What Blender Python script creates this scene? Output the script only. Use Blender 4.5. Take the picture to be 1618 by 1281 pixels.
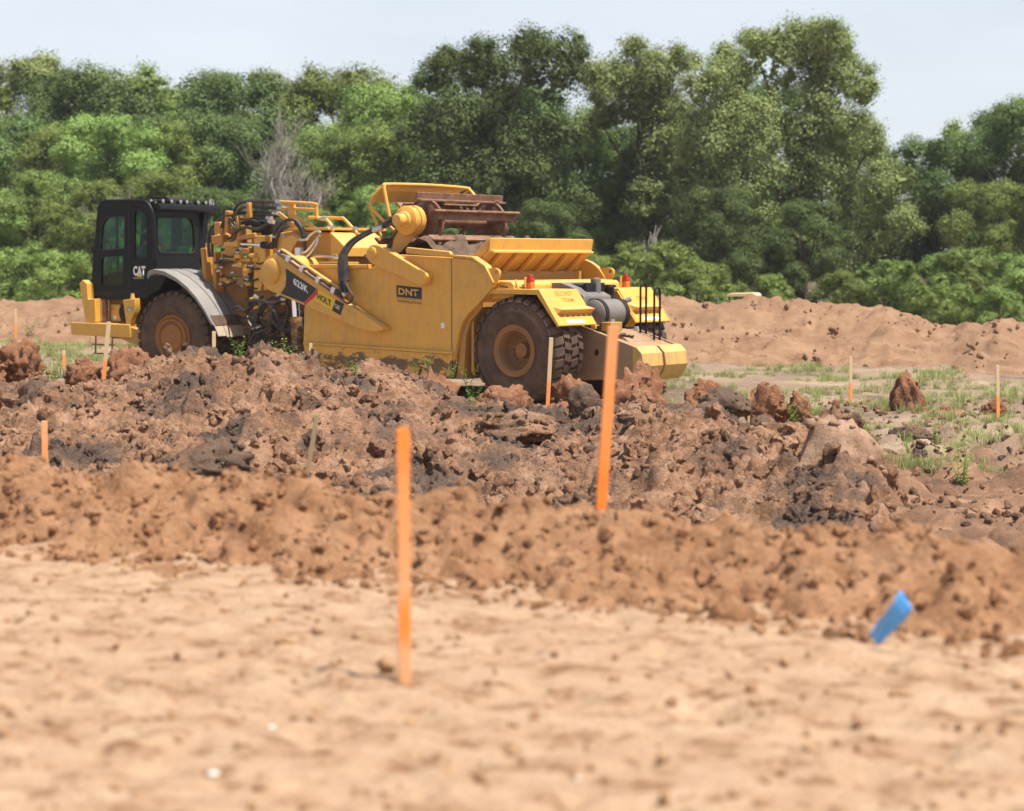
import bpy, bmesh, math, random
import numpy as np
from mathutils import Vector, Matrix

random.seed(7)
S = bpy.context.scene
for o in list(bpy.data.objects):
    bpy.data.objects.remove(o)
COL = S.collection
R = math.radians

# ---------------------------------------------------------------- camera, sky, sun, exposure
EYE = 1.64
PITCH = math.atan(228.5 / 2900.0)
cd = bpy.data.cameras.new('camera')
cam = bpy.data.objects.new('camera', cd)
COL.objects.link(cam)
S.camera = cam
cam.location = (0, 0, EYE)
cam.rotation_euler = (math.pi / 2 - PITCH, 0, 0)
cd.sensor_fit = 'HORIZONTAL'
cd.sensor_width = 36.0
cd.lens = 2900.0 / 1618.0 * 36.0
cd.clip_start = 0.1
cd.clip_end = 5000
cd.dof.use_dof = True
cd.dof.focus_distance = 25.5
cd.dof.aperture_fstop = 1.6

SUN_EL, SUN_AZ = R(68), R(60)          # high midday sun, off to the right of the camera
sun_dir = Vector((math.sin(SUN_AZ) * math.cos(SUN_EL), -math.cos(SUN_AZ) * math.cos(SUN_EL), math.sin(SUN_EL)))
W = bpy.data.worlds.new('World')
S.world = W
W.use_nodes = True
nt = W.node_tree
nt.nodes.clear()
wo = nt.nodes.new('ShaderNodeOutputWorld')
bg = nt.nodes.new('ShaderNodeBackground')
bg.inputs['Strength'].default_value = 0.085
sky = nt.nodes.new('ShaderNodeTexSky')
sky.sky_type = 'NISHITA'
sky.sun_disc = False
sky.sun_elevation = SUN_EL
sky.sun_rotation = math.atan2(sun_dir.x, sun_dir.y)
sky.air_density = 1.0
sky.dust_density = 2.0
sky.ozone_density = 1.0
tc = nt.nodes.new('ShaderNodeTexCoord')
mp = nt.nodes.new('ShaderNodeMapping')
mp.inputs['Scale'].default_value = (1.6, 1.6, 6.0)
cn = nt.nodes.new('ShaderNodeTexNoise')
cn.inputs['Scale'].default_value = 1.7
cn.inputs['Detail'].default_value = 7
cn.inputs['Roughness'].default_value = 0.55
cr = nt.nodes.new('ShaderNodeValToRGB')
cr.color_ramp.elements[0].position = 0.30
cr.color_ramp.elements[0].color = (0.62, 0.62, 0.62, 1)
cr.color_ramp.elements[1].position = 0.72
cr.color_ramp.elements[1].color = (0.97, 0.97, 0.97, 1)
mx = nt.nodes.new('ShaderNodeMix')
mx.data_type = 'RGBA'
mx.inputs['B'].default_value = (7.3, 7.75, 8.4, 1)      # thin sunlit cloud veil
nt.links.new(tc.outputs['Generated'], mp.inputs['Vector'])
nt.links.new(mp.outputs['Vector'], cn.inputs['Vector'])
nt.links.new(cn.outputs['Fac'], cr.inputs['Fac'])
# haze and thin cloud lie thicker towards the horizon, where the sight line is longer
sep = nt.nodes.new('ShaderNodeSeparateXYZ')
hz_ = nt.nodes.new('ShaderNodeMapRange')
hz_.interpolation_type = 'SMOOTHSTEP'
hz_.inputs['From Min'].default_value = 0.0
hz_.inputs['From Max'].default_value = 0.62
hz_.inputs['To Min'].default_value = 1.0
hz_.inputs['To Max'].default_value = 0.06
mm = nt.nodes.new('ShaderNodeMath')
mm.operation = 'MULTIPLY'
nt.links.new(tc.outputs['Generated'], sep.inputs[0])
nt.links.new(sep.outputs['Z'], hz_.inputs['Value'])
nt.links.new(hz_.outputs['Result'], mm.inputs[0])
nt.links.new(cr.outputs['Color'], mm.inputs[1])
nt.links.new(mm.outputs[0], mx.inputs['Factor'])
nt.links.new(sky.outputs['Color'], mx.inputs['A'])
nt.links.new(mx.outputs['Result'], bg.inputs['Color'])
nt.links.new(bg.outputs['Background'], wo.inputs['Surface'])

sl = bpy.data.lights.new('sun', 'SUN')
sl.energy = 5.0
sl.angle = R(0.53)
sl.color = (1.0, 0.955, 0.88)
so = bpy.data.objects.new('sun', sl)
COL.objects.link(so)
so.rotation_euler = sun_dir.to_track_quat('Z', 'Y').to_euler()
so.location = (0, 0, 60)

S.view_settings.view_transform = 'Standard'
S.view_settings.look = 'None'
S.view_settings.gamma = 1.0
S.view_settings.use_curve_mapping = False
S.view_settings.exposure = 0.60
S.render.engine = 'CYCLES'
S.cycles.use_denoising = True
S.cycles.max_bounces = 6
S.cycles.transparent_max_bounces = 12

# ---------------------------------------------------------------- node helpers and materials
MATS = {}
def new_mat(name):
    m = bpy.data.materials.new(name)
    m.use_nodes = True
    MATS[name] = m
    n = m.node_tree.nodes
    return m, m.node_tree, n['Principled BSDF']

def nd(t, typ, **kw):
    n = t.nodes.new(typ)
    for k, v in kw.items():
        if k in n.inputs:
            n.inputs[k].default_value = v
        else:
            setattr(n, k, v)
    return n

def ramp(t, fac, stops):
    r = t.nodes.new('ShaderNodeValToRGB')
    e = r.color_ramp.elements
    while len(e) < len(stops):
        e.new(0.5)
    for i, (p, c) in enumerate(stops):
        e[i].position = p
        e[i].color = tuple(c) + (1,) if len(c) == 3 else c
    t.links.new(fac, r.inputs['Fac'])
    return r.outputs['Color']

def mix(t, fac, a, b, blend='MIX'):
    m = t.nodes.new('ShaderNodeMix')
    m.data_type = 'RGBA'
    m.blend_type = blend
    for sock, v in (('Factor', fac), ('A', a), ('B', b)):
        if isinstance(v, bpy.types.NodeSocket):
            t.links.new(v, m.inputs[sock])
        elif sock == 'Factor':
            m.inputs[0].default_value = v
        else:
            m.inputs[sock].default_value = tuple(v) + (1,)
    return m.outputs['Result']

def noise(t, scale, detail=4, rough=0.55, vec=None, out='Fac'):
    n = nd(t, 'ShaderNodeTexNoise', Scale=scale, Detail=detail, Roughness=rough)
    if vec is not None:
        t.links.new(vec, n.inputs['Vector'])
    return n.outputs[out]

def position(t):
    return t.nodes.new('ShaderNodeNewGeometry').outputs['Position']

def math_n(t, op, a, b=None):
    m = t.nodes.new('ShaderNodeMath')
    m.operation = op
    for i, v in enumerate((a, b)):
        if v is None:
            continue
        if isinstance(v, bpy.types.NodeSocket):
            t.links.new(v, m.inputs[i])
        else:
            m.inputs[i].default_value = v
    return m.outputs[0]

def bump(t, bsdf, height, strength, dist):
    b = nd(t, 'ShaderNodeBump', Strength=strength, Distance=dist)
    t.links.new(height, b.inputs['Height'])
    t.links.new(b.outputs['Normal'], bsdf.inputs['Normal'])

def soil(name, light, mid, dark, patch, patch_amount, s=1.0, bump_s=0.6, bump_d=0.03):
    m, t, b = new_mat(name)
    p = position(t)
    n1 = noise(t, 2.1 * s, 6, 0.62, p)
    c = ramp(t, n1, [(0.30, dark), (0.47, mid), (0.66, light)])
    n2 = noise(t, 13.0 * s, 5, 0.65, p)
    c = mix(t, math_n(t, 'MULTIPLY', n2, 0.45), c, mid)
    n6 = noise(t, 7.0 * s, 6, 0.7, p)
    c = mix(t, ramp(t, n6, [(0.52, (0, 0, 0)), (0.64, (0.55 * patch_amount,) * 3)]), c, patch)
    c = mix(t, ramp(t, n6, [(0.34, (0.6,) * 3), (0.46, (0, 0, 0))]), c, light)
    n3 = noise(t, 0.9 * s, 5, 0.6, p)
    f = ramp(t, n3, [(0.50, (0, 0, 0)), (0.62, (patch_amount,) * 3)])
    c = mix(t, f, c, patch)
    n4 = noise(t, 55 * s, 3, 0.7, p)
    c = mix(t, 1.0, c, ramp(t, n4, [(0.25, (0.72, 0.72, 0.72)), (0.75, (1.18, 1.18, 1.18))]), 'MULTIPLY')
    t.links.new(c, b.inputs['Base Color'])
    b.inputs['Roughness'].default_value = 0.95
    b.inputs['Specular IOR Level'].default_value = 0.15
    h = math_n(t, 'ADD', n2, math_n(t, 'MULTIPLY', n4, 0.6))
    bump(t, b, h, bump_s, bump_d)
    return m

def plain(name, col, rough=0.5, metal=0.0, var=0.25, scale=6.0, spec=0.5, dust=None, dust_amt=0.0, bump_h=0.0):
    m, t, b = new_mat(name)
    tcn = t.nodes.new('ShaderNodeTexCoord')
    n = noise(t, scale, 5, 0.6, tcn.outputs['Object'])
    c = mix(t, n, [x * (1 - var) for x in col], [min(1, x * (1 + var)) for x in col])
    if dust:
        n2 = noise(t, scale * 0.55, 6, 0.7, tcn.outputs['Object'])
        f = ramp(t, n2, [(0.40, (0, 0, 0)), (0.70, (dust_amt,) * 3)])
        c = mix(t, f, c, dust)
    t.links.new(c, b.inputs['Base Color'])
    b.inputs['Roughness'].default_value = rough
    b.inputs['Metallic'].default_value = metal
    b.inputs['Specular IOR Level'].default_value = spec
    if bump_h:
        bump(t, b, noise(t, scale * 6, 4, 0.6, tcn.outputs['Object']), 0.5, bump_h)
    return m

DUST = (0.36, 0.23, 0.135)
MUD = (0.085, 0.048, 0.03)

def paint(name, col, rough=0.42, dust_amt=0.35, mud=None):
    """machine paint with settled dust, rain streaks and, low down, dried mud splashes"""
    m, t, b = new_mat(name)
    tcn = t.nodes.new('ShaderNodeTexCoord')
    ob = tcn.outputs['Object']
    n = noise(t, 1.6, 5, 0.6, ob)
    c = mix(t, n, [x * 0.86 for x in col], [min(1, x * 1.1) for x in col])
    mpn = nd(t, 'ShaderNodeMapping', Scale=(7.0, 7.0, 0.8))
    t.links.new(ob, mpn.inputs['Vector'])
    st = noise(t, 2.0, 5, 0.65, mpn.outputs['Vector'])
    f = ramp(t, st, [(0.46, (0, 0, 0)), (0.78, (dust_amt,) * 3)])
    c = mix(t, f, c, DUST)
    g1 = noise(t, 0.9, 8, 0.72, ob)
    c = mix(t, ramp(t, g1, [(0.52, (0, 0, 0)), (0.72, (min(0.75, dust_amt * 1.5),) * 3)]), c, (0.40, 0.235, 0.10))
    g2 = noise(t, 11, 5, 0.75, ob)
    c = mix(t, ramp(t, g2, [(0.60, (0, 0, 0)), (0.70, (0.35,) * 3)]), c, (0.24, 0.12, 0.045))
    # pale dust lying on what faces up
    ge = t.nodes.new('ShaderNodeNewGeometry')
    sz = nd(t, 'ShaderNodeSeparateXYZ')
    t.links.new(ge.outputs['Normal'], sz.inputs[0])
    upf = math_n(t, 'MULTIPLY', ramp(t, sz.outputs['Z'], [(0.55, (0, 0, 0)), (0.9, (1, 1, 1))]), ramp(t, noise(t, 3.0, 6, 0.7, ob), [(0.35, (0.1,) * 3), (0.65, (0.62,) * 3)]))
    c = mix(t, upf, c, (0.52, 0.37, 0.22))
    # fine scratches along the panels
    mps = nd(t, 'ShaderNodeMapping', Scale=(2.0, 2.0, 60.0), Rotation=(0.0, 0.25, 0.0))
    t.links.new(ob, mps.inputs['Vector'])
    c = mix(t, ramp(t, noise(t, 2.2, 4, 0.6, mps.outputs['Vector']), [(0.62, (0, 0, 0)), (0.70, (0.30,) * 3)]), c, (0.36, 0.20, 0.07))
    rgh = rough
    if mud:
        z0, z1 = mud
        sx = nd(t, 'ShaderNodeSeparateXYZ')
        t.links.new(ob, sx.inputs[0])
        mr = nd(t, 'ShaderNodeMapRange')
        mr.inputs['From Min'].default_value = z0
        mr.inputs['From Max'].default_value = z1
        mr.inputs['To Min'].default_value = 0.075
        mr.inputs['To Max'].default_value = -0.35
        t.links.new(sx.outputs['Z'], mr.inputs['Value'])
        mp2 = nd(t, 'ShaderNodeMapping', Scale=(1.0, 1.0, 2.6))
        t.links.new(ob, mp2.inputs['Vector'])
        mn = noise(t, 3.2, 8, 0.74, mp2.outputs['Vector'])
        ff = ramp(t, math_n(t, 'ADD', mn, mr.outputs['Result']), [(0.50, (0, 0, 0)), (0.56, (0.9,) * 3)])
        c = mix(t, ff, c, MUD)
    t.links.new(c, b.inputs['Base Color'])
    b.inputs['Roughness'].default_value = rgh
    bump(t, b, noise(t, 40, 3, 0.6, ob), 0.15, 0.004)
    return m

YEL = (0.74, 0.385, 0.056)
paint('yellow', YEL, 0.46, 0.36)
paint('yellow_bowl', YEL, 0.5, 0.42, mud=(0.72, 1.18))
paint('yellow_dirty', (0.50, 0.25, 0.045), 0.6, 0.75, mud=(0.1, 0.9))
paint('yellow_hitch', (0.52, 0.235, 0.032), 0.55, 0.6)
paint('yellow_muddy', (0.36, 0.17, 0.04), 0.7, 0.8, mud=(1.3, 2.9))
paint('yellow_block', (0.58, 0.36, 0.10), 0.6, 0.8, mud=(0.35, 0.85))
plain('dusty_steel', (0.36, 0.235, 0.14), 0.85, 0, 0.22, 3.0, 0.2, (0.20, 0.10, 0.05), 0.5)
plain('brown_steel', (0.175, 0.080, 0.046), 0.8, 0.1, 0.35, 7.0, 0.3, (0.36, 0.23, 0.15), 0.8, 0.006)
plain('black', (0.009, 0.009, 0.010), 0.5, 0, 0.2, 3.0, 0.22)
plain('black_matt', (0.014, 0.013, 0.013), 0.65, 0, 0.3, 5.0, 0.25, DUST, 0.08)
plain('hose', (0.022, 0.020, 0.020), 0.42, 0, 0.3, 8.0, 0.5, DUST, 0.15)
plain('hose_brown', (0.07, 0.038, 0.035), 0.5, 0, 0.3, 8.0)
plain('rubber', (0.085, 0.055, 0.041), 0.85, 0, 0.25, 5.0, 0.2, (0.20, 0.118, 0.072), 0.8, 0.004)
plain('rim', (0.34, 0.165, 0.060), 0.7, 0, 0.25, 5.0, 0.3, (0.24, 0.13, 0.075), 0.8)
plain('rim_front', (0.34, 0.14, 0.036), 0.65, 0, 0.2, 6.0, 0.3, (0.27, 0.14, 0.07), 0.6)
plain('grey_plastic', (0.20, 0.195, 0.185), 0.6, 0, 0.12, 2.0, 0.35, (0.36, 0.31, 0.26), 0.65)
plain('mud_flap', (0.42, 0.33, 0.24), 0.9, 0, 0.2, 5.0, 0.2)
plain('grey_paint', (0.15, 0.145, 0.14), 0.5, 0, 0.15, 3.0, 0.4, (0.36, 0.27, 0.19), 0.55)
plain('steel', (0.62, 0.62, 0.63), 0.3, 0.85, 0.15, 9.0)
plain('chrome', (0.85, 0.85, 0.87), 0.12, 1.0, 0.04, 3.0)
plain('white', (0.78, 0.78, 0.76), 0.5, 0, 0.06, 8.0)
plain('sign_yellow', (0.80, 0.50, 0.02), 0.45, 0, 0.06, 4.0)
plain('sign_red', (0.55, 0.02, 0.03), 0.45, 0, 0.06, 4.0)
plain('decal_dark', (0.020, 0.016, 0.020), 0.5, 0, 0.2, 5.0)
plain('decal_faint', (0.36, 0.185, 0.035), 0.6, 0, 0.25, 12.0)
plain('canopy_cream', (0.74, 0.56, 0.30), 0.6, 0, 0.12, 4.0)
plain('decal_brown', (0.16, 0.075, 0.02), 0.6, 0, 0.25, 12.0)
plain('lens_red', (0.42, 0.03, 0.015), 0.25, 0, 0.1, 5.0)
plain('lens_amber', (0.65, 0.17, 0.015), 0.25, 0, 0.1, 5.0)
plain('lamp_glass', (0.34, 0.35, 0.36), 0.15, 0.3, 0.1, 5.0)
plain('interior', (0.03, 0.03, 0.032), 0.7, 0, 0.2, 5.0)
plain('skin', (0.42, 0.235, 0.16), 0.55, 0, 0.08, 9.0)
plain('shirt', (0.05, 0.06, 0.09), 0.8, 0, 0.2, 9.0)
plain('vest_orange', (0.85, 0.17, 0.03), 0.7, 0, 0.1, 9.0)
plain('vest_yellow', (0.72, 0.80, 0.06), 0.7, 0, 0.08, 9.0)
plain('hard_hat', (0.62, 0.30, 0.04), 0.4, 0, 0.08, 9.0)
plain('wood', (0.52, 0.36, 0.19), 0.8, 0, 0.22, 14.0, 0.2)
plain('wood_grey', (0.36, 0.27, 0.16), 0.85, 0, 0.22, 14.0, 0.2)
plain('bark', (0.10, 0.075, 0.055), 0.95, 0, 0.35, 5.0, 0.1)
plain('bark_grey', (0.27, 0.235, 0.205), 0.95, 0, 0.3, 5.0, 0.1)
plain('stone_white', (0.72, 0.68, 0.64), 0.8, 0, 0.15, 20.0)
plain('flag_blue', (0.09, 0.40, 0.95), 0.5, 0, 0.12, 9.0)

# sprayed marking paint, worn thin in bands down the lath
def sprayed(name, bands):
    m, t, b = new_mat(name)
    tcn = t.nodes.new('ShaderNodeTexCoord')
    sx = nd(t, 'ShaderNodeSeparateXYZ')
    t.links.new(tcn.outputs['Object'], sx.inputs[0])
    n = noise(t, 22, 4, 0.6, tcn.outputs['Object'])
    zz = math_n(t, 'ADD', sx.outputs['Z'], math_n(t, 'MULTIPLY', math_n(t, 'SUBTRACT', n, 0.5), 0.10))
    wood = mix(t, n, (0.58, 0.40, 0.21), (0.74, 0.55, 0.33))
    f = ramp(t, zz, [(p, (v,) * 3) for p, v in bands])
    org = mix(t, noise(t, 6, 3, 0.5, tcn.outputs['Object']), (0.95, 0.20, 0.018), (1.0, 0.33, 0.055))
    c = mix(t, f, wood, org)
    t.links.new(c, b.inputs['Base Color'])
    b.inputs['Roughness'].default_value = 0.75
    return m
sprayed('lath_near', [(0.0, 0.35), (0.14, 0.40), (0.20, 0.9), (0.28, 1.0), (0.40, 0.42), (0.55, 0.6), (0.80, 0.75), (0.93, 1.0)])
sprayed('lath_second', [(0.0, 1.0), (0.30, 1.0), (0.45, 0.85), (0.75, 0.78), (0.98, 0.60)])

# cab glass: lightly tinted thin pane, clear enough to see the operator
m, t, b = new_mat('glass')
t.nodes.remove(b)
out = t.nodes['Material Output']
tr = nd(t, 'ShaderNodeBsdfTransparent', Color=(0.66, 0.84, 0.73, 1))
gl = nd(t, 'ShaderNodeBsdfGlossy', Color=(0.55, 0.6, 0.58, 1), Roughness=0.04)
fr = nd(t, 'ShaderNodeLayerWeight', Blend=0.5)
ms = t.nodes.new('ShaderNodeMixShader')
t.links.new(math_n(t, 'ADD', math_n(t, 'MULTIPLY', math_n(t, 'POWER', fr.outputs['Facing'], 4.0), 0.5), 0.035), ms.inputs['Fac'])
t.links.new(tr.outputs[0], ms.inputs[1])
t.links.new(gl.outputs[0], ms.inputs[2])
t.links.new(ms.outputs[0], out.inputs['Surface'])

def leaf_mat(name, lo, hi, trans=0.16):
    m, t, b = new_mat(name)
    out = t.nodes['Material Output']
    at = nd(t, 'ShaderNodeAttribute', attribute_name='tint')
    oi = t.nodes.new('ShaderNodeObjectInfo')
    c = mix(t, at.outputs['Fac'], lo, hi)
    hv = nd(t, 'ShaderNodeHueSaturation')
    t.links.new(c, hv.inputs['Color'])
    t.links.new(math_n(t, 'ADD', math_n(t, 'MULTIPLY', oi.outputs['Random'], 0.024), 0.488), hv.inputs['Hue'])
    t.links.new(math_n(t, 'ADD', math_n(t, 'MULTIPLY', oi.outputs['Random'], 0.5), 0.72), hv.inputs['Value'])
    t.links.new(hv.outputs[0], b.inputs['Base Color'])
    b.inputs['Roughness'].default_value = 0.7
    b.inputs['Specular IOR Level'].default_value = 0.12
    tl = t.nodes.new('ShaderNodeBsdfTranslucent')
    t.links.new(hv.outputs[0], tl.inputs['Color'])
    ms = nd(t, 'ShaderNodeMixShader', Fac=trans)
    t.links.new(b.outputs[0], ms.inputs[1])
    t.links.new(tl.outputs[0], ms.inputs[2])
    t.links.new(ms.outputs[0], out.inputs['Surface'])
    return m
leaf_mat('leaf_mid', (0.150, 0.205, 0.050), (0.310, 0.380, 0.105))
leaf_mat('leaf_dark', (0.092, 0.145, 0.046), (0.195, 0.265, 0.085))
leaf_mat('leaf_olive', (0.160, 0.200, 0.062), (0.320, 0.365, 0.135))
leaf_mat('leaf_bright', (0.170, 0.245, 0.060), (0.325, 0.430, 0.125))
leaf_mat('weed', (0.13, 0.20, 0.035), (0.30, 0.42, 0.10), 0.3)
leaf_mat('grass_blade', (0.20, 0.25, 0.075), (0.46, 0.46, 0.20), 0.3)
leaf_mat('dry_twig', (0.16, 0.13, 0.10), (0.28, 0.24, 0.20), 0.1)

soil('soil_heap', (0.52, 0.315, 0.200), (0.345, 0.185, 0.105), (0.165, 0.092, 0.058), (0.120, 0.086, 0.068), 0.9, 1.0, 1.0, 0.06)
soil('soil_red', (0.46, 0.245, 0.140), (0.34, 0.155, 0.082), (0.17, 0.076, 0.040), (0.22, 0.105, 0.058), 0.5, 1.6, 1.0, 0.04)
soil('soil_dark', (0.27, 0.180, 0.130), (0.165, 0.108, 0.077), (0.090, 0.060, 0.046), (0.28, 0.155, 0.092), 0.6, 1.6, 1.0, 0.04)
soil('soil_windrow', (0.52, 0.300, 0.170), (0.405, 0.212, 0.108), (0.225, 0.102, 0.049), (0.31, 0.155, 0.078), 0.6, 1.3, 1.0, 0.04)
soil('soil_pale', (0.40, 0.262, 0.175), (0.34, 0.210, 0.135), (0.22, 0.135, 0.090), (0.20, 0.135, 0.10), 0.5, 1.2, 0.6, 0.03)
mt_ = MATS['soil_pale']
t = mt_.node_tree
bs_ = t.nodes['Principled BSDF']
vo = nd(t, 'ShaderNodeTexVoronoi', Scale=6.0, feature='DISTANCE_TO_EDGE')
p_ = position(t)
t.links.new(mix(t, 0.16, p_, noise(t, 5.0, 5, 0.6, p_, 'Color')), vo.inputs['Vector'])
ck = ramp(t, vo.outputs['Distance'], [(0.0, (0.55,) * 3), (0.022, (1, 1, 1))])
old = bs_.inputs['Base Color'].links[0].from_socket
t.links.new(mix(t, 1.0, old, ck, 'MULTIPLY'), bs_.inputs['Base Color'])
soil('soil_far', (0.36, 0.222, 0.133), (0.275, 0.160, 0.092), (0.17, 0.090, 0.050), (0.25, 0.145, 0.085), 0.5, 0.7, 0.8, 0.05)
soil('soil_pad', (0.57, 0.405, 0.265), (0.51, 0.345, 0.215), (0.41, 0.255, 0.150), (0.60, 0.45, 0.32), 0.6, 1.1, 0.7, 0.02)
soil('soil_crumb', (0.50, 0.32, 0.18), (0.40, 0.235, 0.125), (0.28, 0.15, 0.078), (0.3, 0.17, 0.1), 0.5, 3.0, 0.6, 0.02)

# ---------------------------------------------------------------- object helpers
def tag(o, label=None, cat=None, group=None, kind=None):
    for k, v in (('label', label), ('category', cat), ('group', group), ('kind', kind)):
        if v:
            o[k] = v
    return o

def link(name, me, mat=None, parent=None, smooth=None):
    o = bpy.data.objects.new(name, me)
    COL.objects.link(o)
    if mat is not None and not me.materials:
        me.materials.append(MATS[mat] if isinstance(mat, str) else mat)
    if parent is not None:
        o.parent = parent
    if smooth is not None:
        me.shade_smooth()
        me.set_sharp_from_angle(angle=R(smooth))
    return o

def empty(name, loc=(0, 0, 0), rz=0.0):
    o = bpy.data.objects.new(name, None)
    COL.objects.link(o)
    o.location = loc
    o.rotation_euler = (0, 0, rz)
    o.empty_display_size = 0.3
    return o

def np_mesh(name, verts, faces):
    """verts (n,3), faces (m,k) with constant k"""
    me = bpy.data.meshes.new(name)
    v = np.asarray(verts, dtype=np.float32)
    f = np.asarray(faces, dtype=np.int32)
    k = f.shape[1]
    me.vertices.add(len(v))
    me.vertices.foreach_set('co', v.ravel())
    me.loops.add(f.size)
    me.loops.foreach_set('vertex_index', f.ravel())
    me.polygons.add(len(f))
    me.polygons.foreach_set('loop_start', np.arange(0, f.size, k, dtype=np.int32))
    me.update(calc_edges=True)
    return me

def grid_faces(nr, nc):
    i = np.arange(nr - 1)[:, None] * nc + np.arange(nc - 1)[None, :]
    return np.stack([i, i + 1, i + nc + 1, i + nc], -1).reshape(-1, 4)

# ---------------------------------------------------------------- numpy noise
def _h(ix, iy, s):
    h = (ix.astype(np.int64) * 374761393 + iy.astype(np.int64) * 668265263 + s * 974634777) & 0xffffffff
    h = ((h ^ (h >> 13)) * 1274126177) & 0xffffffff
    h = (h ^ (h >> 16)) & 0xffffffff
    return h.astype(np.float64) / 4294967295.0

def perlin(x, y, s=0):
    ix, iy = np.floor(x), np.floor(y)
    fx, fy = x - ix, y - iy
    ux, uy = fx * fx * fx * (fx * (fx * 6 - 15) + 10), fy * fy * fy * (fy * (fy * 6 - 15) + 10)
    def g(dx, dy):
        a = _h(ix + dx, iy + dy, s) * 2 * np.pi
        return np.cos(a) * (fx - dx) + np.sin(a) * (fy - dy)
    a = g(0, 0) * (1 - ux) + g(1, 0) * ux
    b = g(0, 1) * (1 - ux) + g(1, 1) * ux
    return (a * (1 - uy) + b * uy) * 1.4

def fbm(x, y, oct=4, s=0, gain=0.5):
    t, a, f = 0, 1.0, 1.0
    for i in range(oct):
        t = t + a * perlin(x * f + 17.3 * i, y * f - 9.1 * i, s + i)
        a *= gain
        f *= 2.03
    return t

def clods(x, y, s=0, keep=0.75):
    """field of broken lumps: per-cell flat-topped domes of random height and size, 0..1"""
    wx = x + 0.30 * perlin(x * 1.9, y * 1.9, s + 50)
    wy = y + 0.30 * perlin(x * 1.9 + 31, y * 1.9, s + 51)
    ix, iy = np.floor(wx), np.floor(wy)
    best = np.zeros_like(x)
    for dx in (-1, 0, 1):
        for dy in (-1, 0, 1):
            cx, cy = ix + dx, iy + dy
            px = cx + 0.15 + 0.7 * _h(cx, cy, s + 1)
            py = cy + 0.15 + 0.7 * _h(cx, cy, s + 2)
            r = 0.35 + 0.45 * _h(cx, cy, s + 3)
            hh = 0.25 + 0.75 * _h(cx, cy, s + 4)
            on = (_h(cx, cy, s + 5) < keep)
            tx = (_h(cx, cy, s + 6) - 0.5) * 1.2
            ty = (_h(cx, cy, s + 7) - 0.5) * 1.2
            ex, ey = wx - px, wy - py
            an = _h(cx, cy, s + 8) * 3.14
            ea, eb = ex * np.cos(an) + ey * np.sin(an), ey * np.cos(an) - ex * np.sin(an)
            st = 0.7 + 0.6 * _h(cx, cy, s + 9)
            m = 0.62 * np.maximum(np.abs(ea) * st, np.abs(eb) / st) / r + 0.38 * np.sqrt(ex * ex + ey * ey) / r
            dome = np.clip((1 - m) * 2.0, 0, 1) ** 0.75 * hh * np.clip(1 + 1.5 * (tx * ex + ty * ey), 0.1, 2.0)
            best = np.maximum(best, np.where(on, dome, 0))
    return best

def perlin3(x, y, z, s=0):
    return (perlin(x + 0.31 * z, y - 0.17 * z + 5.2, s) + perlin(y + 0.23 * x + 9.7, z - 0.29 * x, s + 7) + perlin(z + 0.19 * y - 3.1, x + 0.27 * y, s + 13)) * 0.58

def lumps3(x, y, z, s=0, keep=0.75):
    """3-D broken lumps: domes round random points of a lattice, 0..1"""
    wx, wy, wz = x + 0.25 * perlin3(x * 1.7, y * 1.7, z * 1.7, s + 60), y + 0.25 * perlin3(y * 1.7, z * 1.7, x * 1.7, s + 61), z + 0.25 * perlin3(z * 1.7, x * 1.7, y * 1.7, s + 62)
    ix, iy, iz = np.floor(wx), np.floor(wy), np.floor(wz)
    best = np.zeros_like(x)
    for dx in (-1, 0, 1):
        for dy in (-1, 0, 1):
            for dz in (-1, 0, 1):
                cx, cy, cz = ix + dx, iy + dy, iz + dz
                k = cx + 57 * cz
                px, py, pz = cx + _h(k, cy, s + 1), cy + _h(k, cy, s + 2), cz + _h(k, cy, s + 3)
                r = 0.5 + 0.5 * _h(k, cy, s + 4)
                hh = 0.3 + 0.7 * _h(k, cy, s + 5)
                d2 = ((wx - px) ** 2 + (wy - py) ** 2 + (wz - pz) ** 2) / (r * r)
                best = np.maximum(best, np.where(_h(k, cy, s + 6) < keep, np.clip(1 - d2, 0, 1) ** 0.5 * hh, 0))
    return best

def crumble(v, seed, o):
    """radial roughness of a broken clod at unit-sphere points v"""
    x, y, z = v[:, 0] + o[0], v[:, 1] + o[1], v[:, 2] + o[2]
    f = 0.20 * perlin3(x * 1.5, y * 1.5, z * 1.5, seed) + 0.16 * perlin3(x * 3.2, y * 3.2, z * 3.2, seed + 1)
    f = f + 0.24 * (lumps3(x * 2.3, y * 2.3, z * 2.3, seed + 2) - 0.5) + 0.24 * (lumps3(x * 5, y * 5, z * 5, seed + 3) - 0.5) + 0.16 * (lumps3(x * 10, y * 10, z * 10, seed + 4) - 0.5)
    return f

def sstep(a, b, v):
    t = np.clip((v - a) / (b - a), 0, 1)
    return t * t * (3 - 2 * t)

# ---------------------------------------------------------------- terrain heights (metres; the graded pad is z = 0)
FIELD = -0.90
def crest_line(x):
    """y of the windrow's crest at x: the ridge runs across the view, nearer on the right"""
    return 10.15 - 0.56 * np.clip(x, -6, 4) - 0.012 * np.clip(x, -6, 4) ** 2

def base_h(x, y):
    d = y - crest_line(x)
    back = sstep(0.2, 9.0, d) * 0.62 + sstep(0.2, 3.5, d) * 0.28
    return -back

def windrow_h(x, y):
    d = y - crest_line(x)
    top = 0.315 - 0.030 * np.clip(x, 0, 4) + 0.05 * perlin(x * 0.9, y * 0.3, 3)
    wid = 1.32 - 0.05 * np.clip(x, -3, 3) + 0.16 * perlin(x * 0.7, x * 0.2, 8)
    rise = sstep(-wid, -0.05, d)
    fall = sstep(0.05, 1.5, d)
    return top * rise * (1 - fall) + fall * (base_h(x, y) - 0.10) - 0.05 * (1 - sstep(-wid - 0.25, -wid + 0.15, d))

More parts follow.
